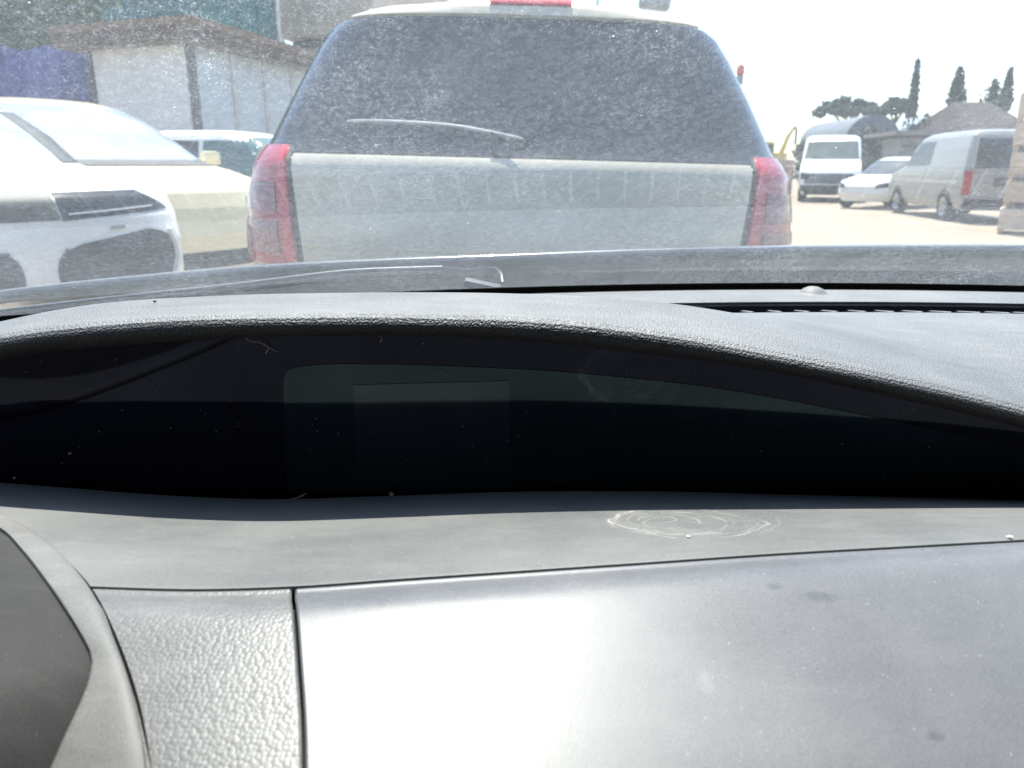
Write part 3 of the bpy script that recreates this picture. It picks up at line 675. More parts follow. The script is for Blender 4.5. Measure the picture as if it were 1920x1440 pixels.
V_, F_ = AB.shell(0.025); from_data('body', V_, F_, M_white, ra, True, True)
# viewer's right is the car's own left (local -x)
AB.patch('front', ([(-.84, .985), (-.80, 1.02), (-.66, 1.10)], [(-.16, .945), (-.16, 1.02), (-.16, 1.095)]), 'headlight', M_lamp, ra, 0.006, 20, 8)
AB.patch('front', ([(.16, .945), (.16, 1.02), (.16, 1.095)], [(.84, .985), (.80, 1.02), (.66, 1.10)]), 'headlight', M_lamp, ra, 0.006, 20, 8)
AB.patch('front', ([(-.15, .95), (-.15, 1.095)], [(.15, .95), (.15, 1.095)]), 'upper_grille', M_blk, ra, 0.006, 10, 5)
M_grl = plain('grille_dark', (0.006, 0.006, 0.006), 0.8)
for s in (-1, 1):
    gi = AB.patch('front', ([(s * .76, .55), (s * .83, .70), (s * .79, .83), (s * .66, .875)], [(s * .10, .55), (s * .085, .66), (s * .12, .76), (s * .24, .815)]), 'side_intake', M_grl, ra, 0.007, 18, 10)
    for zq in (.60, .66, .72, .78):
        AB.patch('front', ([(s * .77, zq), (s * .77, zq + .012)], [(s * .14, zq), (s * .14, zq + .012)]), 'intake_bar', M_blk, gi, 0.013, 12, 2, 0.008)
    AB.patch('front', ([(s * .50, .885), (s * .50, .905)], [(s * .40, .885), (s * .42, .905)]), 'washer_cap', plain('washer_cap', (0.30, 0.30, 0.30), 0.4), ra, 0.012, 4, 2)
    AB.patch('front', ([(s * .72, 1.000), (s * .72, 1.008)], [(s * .20, .972), (s * .20, .980)]), 'lamp_strip', plain('lamp_strip', (0.5, 0.52, 0.54), 0.3), ra, 0.012, 12, 2)
    AB.patch('front', ([(s * .80, .53), (s * .885, .70), (s * .84, .86)], [(s * .77, .53), (s * .85, .70), (s * .80, .86)]), 'intake_trim', M_white, ra, 0.022, 4, 10, 0.03)
    arch(ra, AB, LA - .85, .34, s); arch(ra, AB, .85, .34, s)
    AB.patch('left' if s < 0 else 'right', ([(1.0, 1.27), (1.1, 1.58)], [(LA - 1.5, 1.26), (LA - 2.0, 1.6)]), 'side_window', M_glass, ra, 0.005, 10, 6)
    AB.patch('front', ([(s * .85, 1.265), (s * .71, 1.62)], [(s * .66, 1.265), (s * .53, 1.62)]), 'windscreen_pillar', M_blk, ra, 0.010, 6, 8)
AB.patch('front', ([(-.70, 1.275), (-.59, 1.61)], [(.70, 1.275), (.59, 1.61)]), 'windscreen', glassy('dusty_pale_glare', (0.27, 0.30, 0.33), 0.15, 0.9), ra, 0.005, 18, 10)  # pale base colour paints in sky glare on the dusty glass
wheels(ra, .80, (.85, LA - .85), .34, .21)

# cream people carrier behind it
LB_ = 4.5; noseB = Vector((-2.85, 7.35)); rb = empty('cream_people_carrier', (noseB.x - hA.x * LB_, noseB.y - hA.y * LB_, 0), heading(*hA))
tag(rb, 'tall cream people carrier behind the white car, long sloping windscreen glaring in the sun', 'car')
BB = Body([(.24, .82, .1, LB_ - .1), (.42, .90, .02, LB_), (.62, .92, 0, LB_), (.85, .93, 0, LB_ - .04), (1.0, .93, .02, LB_ - .10), (1.12, .92, .04, LB_ - .22), (1.20, .89, .05, LB_ - .55), (1.25, .87, .06, LB_ - .85), (1.28, .86, .07, LB_ - 1.0),
           (1.5, .82, .12, LB_ - 1.45), (1.72, .76, .2, LB_ - 1.95), (1.86, .70, .3, LB_ - 2.35), (1.93, .60, .4, LB_ - 2.7), (1.96, .40, .7, LB_ - 3.0)], .4, .6, 2.8)
V_, F_ = BB.shell(0.03); from_data('body', V_, F_, M_cream, rb, True, True)
BB.patch('front', ([(-.80, 1.295), (-.64, 1.86)], [(.80, 1.295), (.64, 1.86)]), 'windscreen', glassy('dusty_bright_glare', (0.27, 0.31, 0.35), 0.15, 1.0), rb, 0.005, 18, 12)  # glare of the sunlit dusty pane is put into its pale colour
BB.patch('front', ([(-.80, 1.238), (-.80, 1.295)], [(.80, 1.238), (.80, 1.295)]), 'cowl', M_blk, rb, 0.009, 18, 3)
for s in (-1, 1):
    BB.patch('front', ([(s * .86, .88), (s * .84, .98)], [(s * .5, .86), (s * .52, .95)]), 'headlight', glassy('clear_headlamp', (0.40, 0.40, 0.38), 0.1), rb, 0.006, 10, 5)
    BB.patch('front', ([(s * .82, .62), (s * .82, .70)], [(s * .58, .62), (s * .58, .70)]), 'fog_lamp', M_yel, rb, 0.008, 8, 4)
    arch(rb, BB, LB_ - .85, .33, s); arch(rb, BB, .8, .33, s); mirror(rb, BB, s, LB_ - 1.35, 1.27, M_cream)
    BB.patch('left' if s < 0 else 'right', ([(.6, 1.3), (.7, 1.78)], [(LB_ - 1.55, 1.3), (LB_ - 2.2, 1.8)]), 'side_window', M_glass, rb, 0.005, 12, 6)
BB.patch('front', ([(-.75, .30), (-.75, .46)], [(.75, .30), (.75, .46)]), 'lower_grille', M_grl, rb, 0.006, 12, 4)
wheels(rb, .82, (.8, LB_ - .85), .33, .21)

# dark estate further back
LC = 4.4; hC = Vector((0.985, -0.17)); noseC = Vector((-1.45, 11.6)); rcx = empty('pale_car', (noseC.x - hC.x * LC, noseC.y - hC.y * LC, 0), heading(*hC))
tag(rcx, 'pale car before the shed, only its roof and dark teal side windows showing', 'car')
M_darkc = paint('dark_green_grey_paint', (0.05, 0.06, 0.06))
CB = Body([(.22, .8, .1, LC - .1), (.42, .88, .02, LC), (.65, .9, 0, LC), (.9, .9, 0, LC - .06), (1.0, .89, .03, LC - .25), (1.06, .86, .05, LC - .9), (1.1, .85, .06, LC - 1.1), (1.4, .78, .2, LC - 1.6), (1.62, .7, .3, LC - 2.0), (1.70, .6, .4, LC - 2.3), (1.73, .4, .6, LC - 2.6)], .4, .6, 2.8)
V_, F_ = CB.shell(0.035); from_data('body', V_, F_, M_white, rcx, True, True)
M_teal = glassy('teal_window', (0.05, 0.12, 0.13), 0.1)
CB.patch('front', ([(-.76, 1.12), (-.62, 1.62)], [(.76, 1.12), (.62, 1.62)]), 'windscreen', M_teal, rcx, 0.005, 16, 8)
for s in (-1, 1):
    CB.patch('left' if s < 0 else 'right', ([(.5, 1.08), (.6, 1.62)], [(1.55, 1.08), (1.5, 1.64)]), 'side_window', M_glass, rcx, 0.005, 10, 6)
    CB.patch('left' if s < 0 else 'right', ([(1.62, 1.08), (1.57, 1.64)], [(LC - 1.4, 1.08), (LC - 2.05, 1.62)]), 'side_window', M_teal, rcx, 0.005, 10, 6)
    CB.patch('front', ([(s * .8, .68), (s * .8, .85)], [(s * .45, .68), (s * .45, .85)]), 'headlight', M_lamp, rcx, 0.006, 8, 4)
    arch(rcx, CB, LC - .85, .33, s); arch(rcx, CB, .8, .33, s)
wheels(rcx, .78, (.8, LC - .85), .33, .2)

# ---------------------------------------------------------------- vehicles on the right
def gpos(px, D): p = PY(px, 330, D); return Vector((p.x, p.y, 0))
# white delivery van facing us
LW = 5.2; pW = gpos(1556, 27.0); hW = Vector((-0.36, -0.93)); rw = empty('white_van', (pW.x - hW.x * LW, pW.y - hW.y * LW, 0), heading(*hW))
tag(rw, 'white delivery van facing this way at the far end of the yard', 'van')
WB = Body([(.25, .85, .05, LW - .15), (.45, .95, 0, LW), (.75, .98, 0, LW), (1.0, .99, 0, LW - .06), (1.20, .98, 0, LW - .28), (1.32, .97, 0, LW - .55), (1.42, .96, 0, LW - .68), (1.75, .93, 0, LW - .95), (2.05, .90, 0, LW - 1.2), (2.18, .86, .02, LW - 1.5), (2.25, .72, .1, LW - 1.9), (2.27, .5, .3, LW - 2.2)], .15, .35, 4.0)
V_, F_ = WB.shell(0.05); from_data('body', V_, F_, M_white, rw, True, True)
WB.patch('front', ([(-.88, 1.44), (-.80, 2.04)], [(.88, 1.44), (.80, 2.04)]), 'windscreen', glassy('van_glass', (0.09, 0.11, 0.10), 0.12), rw, 0.006, 14, 8)
WB.patch('front', ([(-.80, .62), (-.80, .95)], [(.80, .62), (.80, .95)]), 'grille', plain('van_grille', (0.10, 0.11, 0.11), 0.6), rw, 0.008, 12, 5)
WB.patch('front', ([(-.90, .28), (-.90, .58)], [(.90, .28), (.90, .58)]), 'bumper', plain('van_bumper', (0.05, 0.052, 0.055), 0.7), rw, 0.03, 12, 4, 0.05)
for s in (-1, 1):
    WB.patch('front', ([(s * .94, .78), (s * .92, 1.0)], [(s * .62, .72), (s * .64, .96)]), 'headlight', M_lamp, rw, 0.012, 6, 4)
    WB.patch('left' if s < 0 else 'right', ([(LW - 1.9, 1.35), (LW - 1.9, 1.9)], [(LW - 1.0, 1.35), (LW - 1.35, 1.9)]), 'door_window', M_glass, rw, 0.006, 8, 6)
    arch(rw, WB, LW - .95, .36, s); arch(rw, WB, 1.0, .36, s); mirror(rw, WB, s, LW - .9, 1.42, M_blk)
wheels(rw, .86, (1.0, LW - .95), .36, .24)
# small white hatchback between the vans
LH = 3.9; pH = gpos(1612, 23.0); hH = Vector((-0.80, -0.60)); rh = empty('white_hatchback', (pH.x - hH.x * LH, pH.y - hH.y * LH, 0), heading(*hH))
tag(rh, 'small white hatchback parked between the white van and the grey van', 'car')
HB = Body([(.22, .75, .1, LH - .1), (.45, .84, .02, LH), (.65, .85, 0, LH - .02), (.78, .85, 0, LH - .12), (.88, .83, .03, LH - .5), (.94, .81, .05, LH - .95), (1.15, .76, .15, LH - 1.35), (1.38, .68, .25, LH - 1.75), (1.46, .58, .35, LH - 2.05), (1.48, .4, .5, LH - 2.3)], .35, .6, 2.7)
V_, F_ = HB.shell(0.04); from_data('body', V_, F_, M_white, rh, True, True)
HB.patch('front', ([(-.70, .97), (-.58, 1.38)], [(.70, .97), (.58, 1.38)]), 'windscreen', glassy('hatch_glass', (0.07, 0.08, 0.085), 0.1), rh, 0.006, 12, 8)
for s in (-1, 1):
    HB.patch('left' if s < 0 else 'right', ([(.65, .96), (.8, 1.34)], [(LH - 1.35, .95), (LH - 1.85, 1.36)]), 'side_window', glassy('hatch_glass', (0.07, 0.08, 0.085), 0.1), rh, 0.006, 10, 6)
    HB.patch('front', ([(s * .78, .62), (s * .74, .76)], [(s * .45, .60), (s * .5, .70)]), 'headlight', M_lamp, rh, 0.006, 6, 4)
    arch(rh, HB, LH - .75, .31, s); arch(rh, HB, .7, .31, s); mirror(rh, HB, s, LH - 1.25, .97, M_white)
wheels(rh, .74, (.7, LH - .75), .31, .2)
# light grey van, tail towards us
pG = PZ(1806, 398, 0.25); hG = Vector((0.10, 0.995)); LG = 4.7
cG = Vector((pG.x + 0.92, pG.y, 0)); rg = empty('grey_van', (cG.x, cG.y, 0), heading(*hG))
tag(rg, 'light grey van seen from behind on the right, red tail light, dark rear glass', 'van')
GB = Body([(.28, .84, .04, LG - .1), (.45, .92, 0, LG), (.8, .94, 0, LG), (1.0, .94, .01, LG - .15), (1.1, .935, .02, LG - .6), (1.2, .925, .03, LG - .95), (1.6, .87, .08, LG - 1.35), (1.86, .82, .12, LG - 1.7), (1.95, .76, .18, LG - 2.0), (1.985, .62, .3, LG - 2.3), (2.0, .4, .5, LG - 2.6)], .14, .4, 4.0)
V_, F_ = GB.shell(0.05); from_data('body', V_, F_, M_gvan, rg, True, True)
GB.patch('rear', ([(-.76, 1.18), (-.70, 1.80)], [(.76, 1.18), (.70, 1.80)]), 'rear_window', M_glass, rg, 0.006, 12, 6)
GB.patch('rear', ([(-.35, .80), (-.35, .98)], [(.35, .80), (.35, .98)]), 'plate_recess', plain('plate_recess', (0.16, 0.16, 0.16), 0.6), rg, 0.006, 8, 3)
GB.patch('rear', ([(-.88, .32), (-.88, .52)], [(.88, .32), (.88, .52)]), 'bumper', plain('grey_bumper', (0.09, 0.09, 0.095), 0.7), rg, 0.05, 12, 3, 0.07)
for s in (-1, 1):
    GB.patch('rear', ([(s * .935, .62), (s * .92, 1.12)], [(s * .80, .62), (s * .79, 1.12)]), 'tail_light', M_red, rg, 0.012, 5, 6)
    sd_ = 'left' if s < 0 else 'right'
    GB.patch(sd_, ([(2.0, 1.25), (2.0, 1.78)], [(LG - 1.25, 1.22), (LG - 1.7, 1.78)]), 'side_window', M_glass, rg, 0.006, 8, 6)
    GB.patch(sd_, ([(.35, .85), (.35, .90)], [(LG - .5, .85), (LG - .5, .90)]), 'side_moulding', plain('moulding_grey', (0.55, 0.55, 0.54), 0.5), rg, 0.012, 14, 2)
    arch(rg, GB, .95, .33, s); arch(rg, GB, LG - .9, .33, s)
wheels(rg, .83, (.95, LG - .9), .33, .21)
# =================================================================== BUILDINGS AND YARD ON THE LEFT
def G(px, D, py=150):
    p = PY(px, py, D); return Vector((p.x, p.y, 0))
def slab(m, a, b, z0, z1, th=0.08, out=0.0):
    """upright slab from ground point a to b; th = thickness away from the camera side"""
    a, b = Vector(a), Vector(b); d = (b - a).normalized(); n = Vector((-d.y, d.x, 0))
    if n.y < 0: n = -n
    a0, b0, a1, b1 = a - n * out, b - n * out, a + n * th, b + n * th
    V = [Vector((p.x, p.y, z)) for z in (z0, z1) for p in (a0, b0, b1, a1)]
    m.add(V, [(0, 1, 2, 3), (4, 7, 6, 5), (0, 4, 5, 1), (1, 5, 6, 2), (2, 6, 7, 3), (3, 7, 4, 0)]); return m
M_pan = plain('pale_panel', (0.58, 0.58, 0.61), 0.7, 0, 0.05, 1.5); M_pan2 = plain('blue_grey_panel', (0.38, 0.44, 0.50), 0.5, 0, 0.12, 2.0)
M_fas = plain('weathered_brown_fascia', (0.075, 0.042, 0.024), 0.8, 0, 0.4, 3); M_post = plain('dark_post', (0.07, 0.068, 0.07), 0.8)
cA, cL, cR = G(362, 13.8), G(172, 14.6), G(600, 18.5)
shed = empty('shed', cA); tag(shed, 'low flat shed with brown roof edge and pale wall panels behind the parked cars', 'shed')
def loc(p): return Vector((p.x - cA.x, p.y - cA.y, p.z))
lA, lL, lR = loc(cA), loc(cL), loc(cR)
ZT = 3.17
slab(MB(), lL.lerp(lA, 0.04), lL.lerp(lA, 0.95), 0, ZT, 0.1).build('wall_panel', M_pan, shed, False)
for a, b in ((0.03, .26), (.27, .49), (.50, .72), (.73, .97)):
    slab(MB(), lA.lerp(lR, a), lA.lerp(lR, b), 0, ZT, 0.1).build('wall_panel', M_pan2, shed, False)
for p in (lA, lL, lA.lerp(lR, .265), lA.lerp(lR, .495), lA.lerp(lR, .725), lR):
    MB().box((p.x, p.y, ZT / 2), (0.15 if p is lA else 0.07, 0.15, ZT), Matrix.Rotation(R(20), 3, 'Z')).build('post', M_post if p in (lA, lL) else plain('pale_post', (0.5, 0.5, 0.5), 0.6), shed, False)
back = lL + (lR - lA)
ov = 0.35
dl, dr = (lL - lA).normalized(), (lR - lA).normalized()
cor = [lA - dl * ov - dr * ov, lL + dl * ov - dr * ov, back + dl * ov + dr * ov, lR - dl * ov + dr * ov]
def prism(pts, z0, z1):
    n = len(pts); V = [Vector((p.x, p.y, z)) for z in (z0, z1) for p in pts]
    return MB().add(V, [tuple(range(n))[::-1], tuple(range(n, 2 * n))] + [(i, (i + 1) % n, n + (i + 1) % n, n + i) for i in range(n)])
rf_ = prism(cor, ZT, ZT + .10).build('roof', plain('roof_felt', (0.17, 0.15, 0.13), 0.9), shed, False)
cor2 = [p + (p - (lA + back) / 2).normalized() * 0.05 for p in cor]
for i in range(4):
    a, b = cor2[i], cor2[(i + 1) % 4]
    slab(MB(), a, b, ZT + .02, ZT + .22, 0.05).build('fascia_board', M_fas, rf_, False); slab(MB(), a, b, ZT + .235, ZT + .36, 0.07, 0.03).build('fascia_board', plain('fascia_light', (0.15, 0.095, 0.055), 0.8), rf_, False)

# blue tarpaulin screen left of the shed
tm = NT('blue_tarpaulin'); f = tm.ramp(tm.noise(1.3, 4, 0.6, 0.5), 0.3, 0.75)
tm.set(Base_Color=tm.mix(f, (0.03, 0.05, 0.22), (0.10, 0.14, 0.42)), Roughness=0.5)
a, b = G(-260, 15.5), G(196, 17.0); tr_ = empty('tarpaulin_screen', a); tag(tr_, 'violet blue tarpaulin screen left of the shed, above the white car', 'screen')
dv = (b - a); nn_ = 60; V, F = [], []
for j in range(13):
    for i in range(nn_ + 1):
        u = i / nn_; z = j / 12 * (3.75 - 0.35 * u + 0.1 * math.sin(u * 17)); k = 0.12 * mnoise.noise(Vector((u * 14, j * 0.25, 3))) + 0.06 * math.sin(u * 60)
        V.append((dv.x * u, dv.y * u + k, z + 0.02))
for j in range(12):
    for i in range(nn_): q = j * (nn_ + 1) + i; F.append((q, q + 1, q + nn_ + 2, q + nn_ + 1))
from_data('tarpaulin', V, F, tm.m, tr_)
for u in (0, .25, .5, .75, 1): MB().tube([(dv.x * u, dv.y * u + .25, 0), (dv.x * u, dv.y * u + .25, 3.5)], 0.03, 8).build('post', M_post, tr_)

# teal clad hall
M_teal2 = plain('teal_cladding', (0.0, 0.13, 0.14), 0.55, 0, 0.25, 0.8)
a, b = G(-330, 22.0, 60), G(519, 27.0, 60); hl = empty('teal_hall', a); tag(hl, 'large teal clad hall rising behind the shed, top out of sight', 'building')
dv = b - a; npan = 20
for k in range(npan):
    p, q = dv * (k / npan + 0.0015), dv * ((k + 1) / npan - 0.0015); slab(MB(), p, q, 0.0, 9.5, 0.12).build('cladding_panel', M_teal2, hl, False)
bk = Vector((-dv.y, dv.x, 0)).normalized() * 12
slab(MB(), dv, dv + bk, 0, 9.6, 0.1).build('side_wall', plain('hall_side', (0.26, 0.30, 0.31), 0.7), hl, False)
slab(MB(), Vector((0, 0, 0)) + bk * .02, dv + bk * .02, 0, 9.4, 0.2).build('inner_wall', M_post, hl, False)
prism([Vector((0, 0, 0)), dv, dv + bk, bk], 9.6, 9.8).build('roof', M_post, hl, False)
MB().tube([dv + Vector((.12, -.15, 0)), dv + Vector((.12, -.15, 9.5))], 0.06, 8).build('drain_pipe', plain('pale_pipe', (0.6, 0.6, 0.58), 0.5), hl)
# beige building
a, b = G(524, 33, 40), G(700, 31, 40); bb_ = empty('beige_building', a); tag(bb_, 'beige upper storey peeping between the teal hall and the silver car roof', 'building')
dv = b - a; bk = Vector((0.2, 1, 0)) * 10
prism([Vector((0, 0, 0)), dv, dv + bk, bk], 6.05, 8.9).build('upper_wall', plain('beige_render', (0.62, 0.53, 0.45), 0.85, 0, 0.1, 0.6), bb_, False)
prism([Vector((.3, .6, 0)), dv + Vector((-.3, .6, 0)), dv + bk, bk], 0, 6.05).build('lower_wall', plain('dark_green_wall', (0.07, 0.085, 0.075), 0.8), bb_, False)
prism([Vector((-.3, -.3, 0)), dv + Vector((.3, -.3, 0)), dv + bk, bk], 8.9, 9.15).build('roof', plain('brown_roof', (0.12, 0.09, 0.07), 0.8), bb_, False)
rng = np.random.default_rng(7)
# =================================================================== TREES
def leaf_mat(name, a, b, tr=0.0):
    m = NT(name); f = m.ramp(m.noise(0.9, 3), 0.3, 0.7); m.set(Base_Color=m.mix(f, a, b), Roughness=0.65, Specular_IOR_Level=0.2); return m.m
L_pine = leaf_mat('pine_needles', (0.045, 0.075, 0.06), (0.075, 0.11, 0.085)); L_cyp = leaf_mat('cypress_foliage', (0.035, 0.062, 0.052), (0.065, 0.095, 0.075)); L_broad = leaf_mat('broad_leaves', (0.035, 0.085, 0.03), (0.07, 0.14, 0.045))  # pine and cypress greens lightened and blued to paint in distant haze
M_bark = plain('bark', (0.10, 0.075, 0.055), 0.9)
def leaves(P, size):
    """P: n x 3 leaf centres -> one mesh of little bent quads"""
    n = len(P); ax = rng.normal(size=(n, 3)); ax /= np.linalg.norm(ax, axis=1)[:, None]; bx = np.cross(ax, rng.normal(size=(n, 3))); bx /= np.linalg.norm(bx, axis=1)[:, None]
    s = size * rng.uniform(.6, 1.4, (n, 1)); A, B = ax * s, bx * s * .55
    V = np.stack([P - A, P + B, P + A, P - B], 1).reshape(-1, 3); F = np.arange(4 * n).reshape(-1, 4)
    return V, F
def clumps(n_cl, per, fc, r):
    out = []
    for k in range(n_cl):
        c, rr = fc(), r * rng.uniform(.6, 1.3); q = rng.normal(size=(per, 3)); q /= np.linalg.norm(q, axis=1)[:, None]
        out.append(c + q * rr * rng.uniform(0.35, 1, (per, 1)) * np.array([1, 1, .7]))
    return np.concatenate(out)
def tree(name, label, base, P, size, mat, trunk, group=None, limbs=()):
    t = empty(name, base); tag(t, label, 'tree', group)
    V, F = leaves(P, size); me = bpy.data.meshes.new('crown'); me.from_pydata(V.tolist(), [], F.tolist()); link_mesh('crown', me, mat, t)
    tm_ = MB().tube(trunk[0], trunk[1], 8)
    for l in limbs: tm_.tube(l, [trunk[1][-1] * .8, trunk[1][-1] * .3], 5)
    tm_.build('trunk', M_bark, t); return t
def umbrella(px, py_t, py_b, wpx, D, label):
    b = G(px, D, 200); zt, zb = PY(px, py_t, D).z, PY(px, py_b, D).z; rw = wpx / FPX * D / 2; h = zt - zb
    def fc():
        q = rng.uniform(0, 2 * math.pi); r_ = rw * math.sqrt(rng.uniform(0, 1)); u = r_ / rw
        return np.array([r_ * math.cos(q), r_ * math.sin(q), zb + h * rng.uniform(.1, .95) * (1 - .65 * u * u)])
    P = clumps(75, 30, fc, h * .22)
    lm = [((0, 0, zb - h * .7), (rw * .6 * math.cos(q), rw * .6 * math.sin(q), zb + h * .2)) for q in (0.3, 1.9, 3.4, 4.9)]
    return tree('umbrella_pine', label, b, P, .30, L_pine, ([(0, 0, 0), (.1, 0, zb * .6), (0, 0, zb + h * .3)], [.28, .2, .14]), 'trees behind the yard', lm)
def cypress(px, py_t, py_b, wpx, D, label, n=1500, loose=0.22, mat=None, name='cypress_tree'):
    b = G(px, D, 200); zt, zb = PY(px, py_t, D).z, PY(px, py_b, D).z; rw = wpx / FPX * D / 2; P = []
    u = rng.uniform(0, 1, n) ** 1.15; prof = rw * np.clip(1.15 * (1 - u) ** .8 * (0.35 + .65 * np.clip(u * 7 + .3, 0, 1)), .05, None) * (1 + loose * np.sin(u * 38 + 2 * np.cos(u * 11)))
    q = rng.uniform(0, 2 * math.pi, n); r_ = prof * rng.uniform(.3, 1.05, n)
    P = np.stack([r_ * np.cos(q), r_ * np.sin(q), zb + u * (zt - zb)], 1)
    if loose: P += rng.normal(size=P.shape) * rw * .1
    return tree(name, label, b, P, .22, mat or L_cyp, ([(0, 0, 0), (0, 0, zb + .3), (0, 0, zb + (zt - zb) * .9)], [.25, .2, .03]), 'trees behind the yard')
umbrella(1588, 182, 216, 104, 72, 'broad umbrella pine left of the tall thin cypress')
umbrella(1682, 184, 212, 60, 80, 'smaller umbrella pine touching the tall thin cypress')
cypress(1710, 113, 228, 17, 75, 'tallest and thinnest cypress, a dark spike above the vans')
cypress(1790, 128, 205, 28, 78, 'wide feathery conifer right of the tall thin cypress', 1700, .30, L_pine, 'conifer_tree')
cypress(1884, 130, 205, 19, 70, 'dark cypress rising just above the crate stack')
cypress(1858, 150, 205, 34, 82, 'pale sparse tree left of the cypress by the crates', 500, .5, L_pine, 'sparse_tree')
def bush(px, D, wpx, h, label, name='shrub', mat=L_cyp, zb=0.0, n=40, size=.16, cat='shrub', group='dark shrubs behind the vans'):
    b = G(px, D, 280); rw = wpx / FPX * D / 2
    def fc():
        q = rng.uniform(0, 2 * math.pi); r_ = rw * math.sqrt(rng.uniform(0, 1)); return np.array([r_ * math.cos(q), r_ * .6 * math.sin(q), zb + (h - zb) * rng.uniform(.05, .9) * (1 - .3 * (r_ / rw) ** 2)])
    P = clumps(n, 70, fc, (h - zb) * .18); t = tree(name, label, b, P, size, mat, ([(0, 0, 0), (0, 0, zb + (h - zb) * .5)], [.12, .05]), group); t['category'] = cat; return t
bush(1625, 40, 60, 3.3, 'dark shrub behind the white van roof')
bush(1668, 38, 66, 3.0, 'dark shrub above the white hatchback')
bush(1722, 52, 70, 5.2, 'dark shrub at the foot of the tall thin cypress')
bush(1605, 62, 30, 4.2, 'dark shrub beside the small white house')
bush(1512, 55, 30, 3.4, 'low pale shrub over the white van roof', mat=L_pine, n=16)
bush(40, 20.0, 330, 7.5, 'leafy green tree above the blue tarpaulin at top left', 'leafy_tree', L_broad, 3.4, 80, .16, 'tree', 'leafy trees before the teal hall')
bush(-130, 19.0, 300, 7.0, 'leafy green tree at the very left edge', 'leafy_tree', L_broad, 3.2, 60, .16, 'tree', 'leafy trees before the teal hall')
bush(560, 27.5, 70, 5.3, 'dark leafy tree under the beige storey', 'leafy_tree', L_cyp, 2.0, 50, .16, 'tree', 'leafy trees before the teal hall')
# =================================================================== BACKGROUND RIGHT
def block(name, label, px0, px1, D, z1, mat, depth=8, cat='building', z0=0):
    a, b = G(px0, D, 230), G(px1, D, 230); t = empty(name, a); tag(t, label, cat); dv = b - a
    prism([Vector((0, 0, 0)), dv, dv + Vector((1, depth, 0)), Vector((1, depth, 0))], z0, z1).build('wall', mat, t, False); return t, dv
t, dv = block('vaulted_hall', 'pale grey hall with rounded roof between the pines and the vans', 1592, 1685, 58, 3.0, plain('pale_grey_render', (0.26, 0.28, 0.31), 0.8), 12)
m = MB(); n_ = 24; V = []
for yy in (0, 12):
    for k in range(n_ + 1):
        q = math.pi * k / n_; V.append(Vector((dv.x / 2 - math.cos(q) * (dv.x / 2 + .15) + yy / 12, dv.y / 2 + yy - .1, 3.0 + math.sin(q) * 1.7)))
m.add(V, [(i, i + 1, n_ + 2 + i, n_ + 1 + i) for i in range(n_)] + [tuple(range(n_ + 1))[::-1], tuple(range(n_ + 1, 2 * n_ + 2))]); m.build('roof', plain('pale_roof_sheet', (0.15, 0.17, 0.20), 0.85), t)
t, dv = block('small_house', 'small white house under the umbrella pine', 1560, 1602, 66, 3.8, plain('white_render', (0.62, 0.64, 0.66), 0.8), 6)
slab(MB(), Vector((.4, -.1, 0)), Vector((1.0, -.1, 0)), 2.0, 3.0, .1).build('window', M_glass, t, False); slab(MB(), Vector((-.1, -.15, 0)), Vector((dv.x + .1, -.15, 0)), 3.1, 3.35, .2).build('eaves', M_pan2, t, False)
t, dv = block('polytunnel_shed', 'pale blue sheeted shed behind the grey van', 1748, 1800, 56, 3.2, plain('pale_blue_sheet', (0.45, 0.52, 0.60), 0.5), 9)
ww = dv.x
MB().add([Vector(p) for p in ((-.2, -.2, 3.2), (ww + .2, -.2, 3.2), (ww / 2, -.2, 4.7), (.8, 9, 3.2), (ww + 1.2, 9, 3.2), (ww / 2 + 1, 9, 4.7))], [(0, 1, 2), (3, 5, 4), (0, 2, 5, 3), (1, 4, 5, 2), (0, 3, 4, 1)]).build('roof', plain('pale_blue_roof', (0.42, 0.47, 0.53), 0.5), t, False)
for k in range(4): slab(MB(), Vector((ww * (k + .1) / 4, -.08, 0)), Vector((ww * (k + .9) / 4, -.08, 0)), .3, 3.0, .08).build('sheet_panel', plain('sheet_panel', (0.50, 0.57, 0.66), 0.45), t, False)
t, dv = block('brown_roofed_house', 'house with steep brown roof and pale eaves left of the crates', 1815, 1930, 46, 3.0, plain('dark_brown_wall', (0.10, 0.085, 0.08), 0.85), 8)  # wall is one dark brown tone
ww = dv.x
MB().add([Vector(p) for p in ((-.5, -.5, 3.05), (ww + .5, -.5, 3.05), (ww - .4, 3.5, 4.9), (.9, 3.5, 4.9), (0, 8.3, 3.05), (ww + 1.4, 8.3, 3.05))], [(0, 1, 2, 3), (4, 3, 2, 5), (0, 3, 4), (1, 5, 2), (0, 4, 5, 1)]).build('roof', plain('brown_tile_roof', (0.032, 0.022, 0.02), 0.85, 0, .2, 2), t, False)
slab(MB(), Vector((-.55, -.6, 0)), Vector((ww + .5, -.6, 0)), 2.95, 3.2, .1).build('eaves', plain('pale_eaves', (0.42, 0.40, 0.36), 0.8), t, False)
t, dv = block('long_canopy', 'long low grey canopy behind the hatchback and grey van', 1692, 1845, 34, 2.35, plain('grey_canopy_wall', (0.22, 0.22, 0.215), 0.8), 4)
prism([Vector((-.5, -.6, 0)), dv + Vector((.5, -.9, 0)), dv + Vector((1.2, 4.5, 0)), Vector((0.4, 4.5, 0))], 2.45, 2.62).build('roof', plain('grey_canopy_roof', (0.20, 0.20, 0.195), 0.8), t, False)
MB().box(Vector((dv.x * .5, -.05, 2.0)), (dv.x * .9, .1, .12)).build('rail', M_post, t, False)
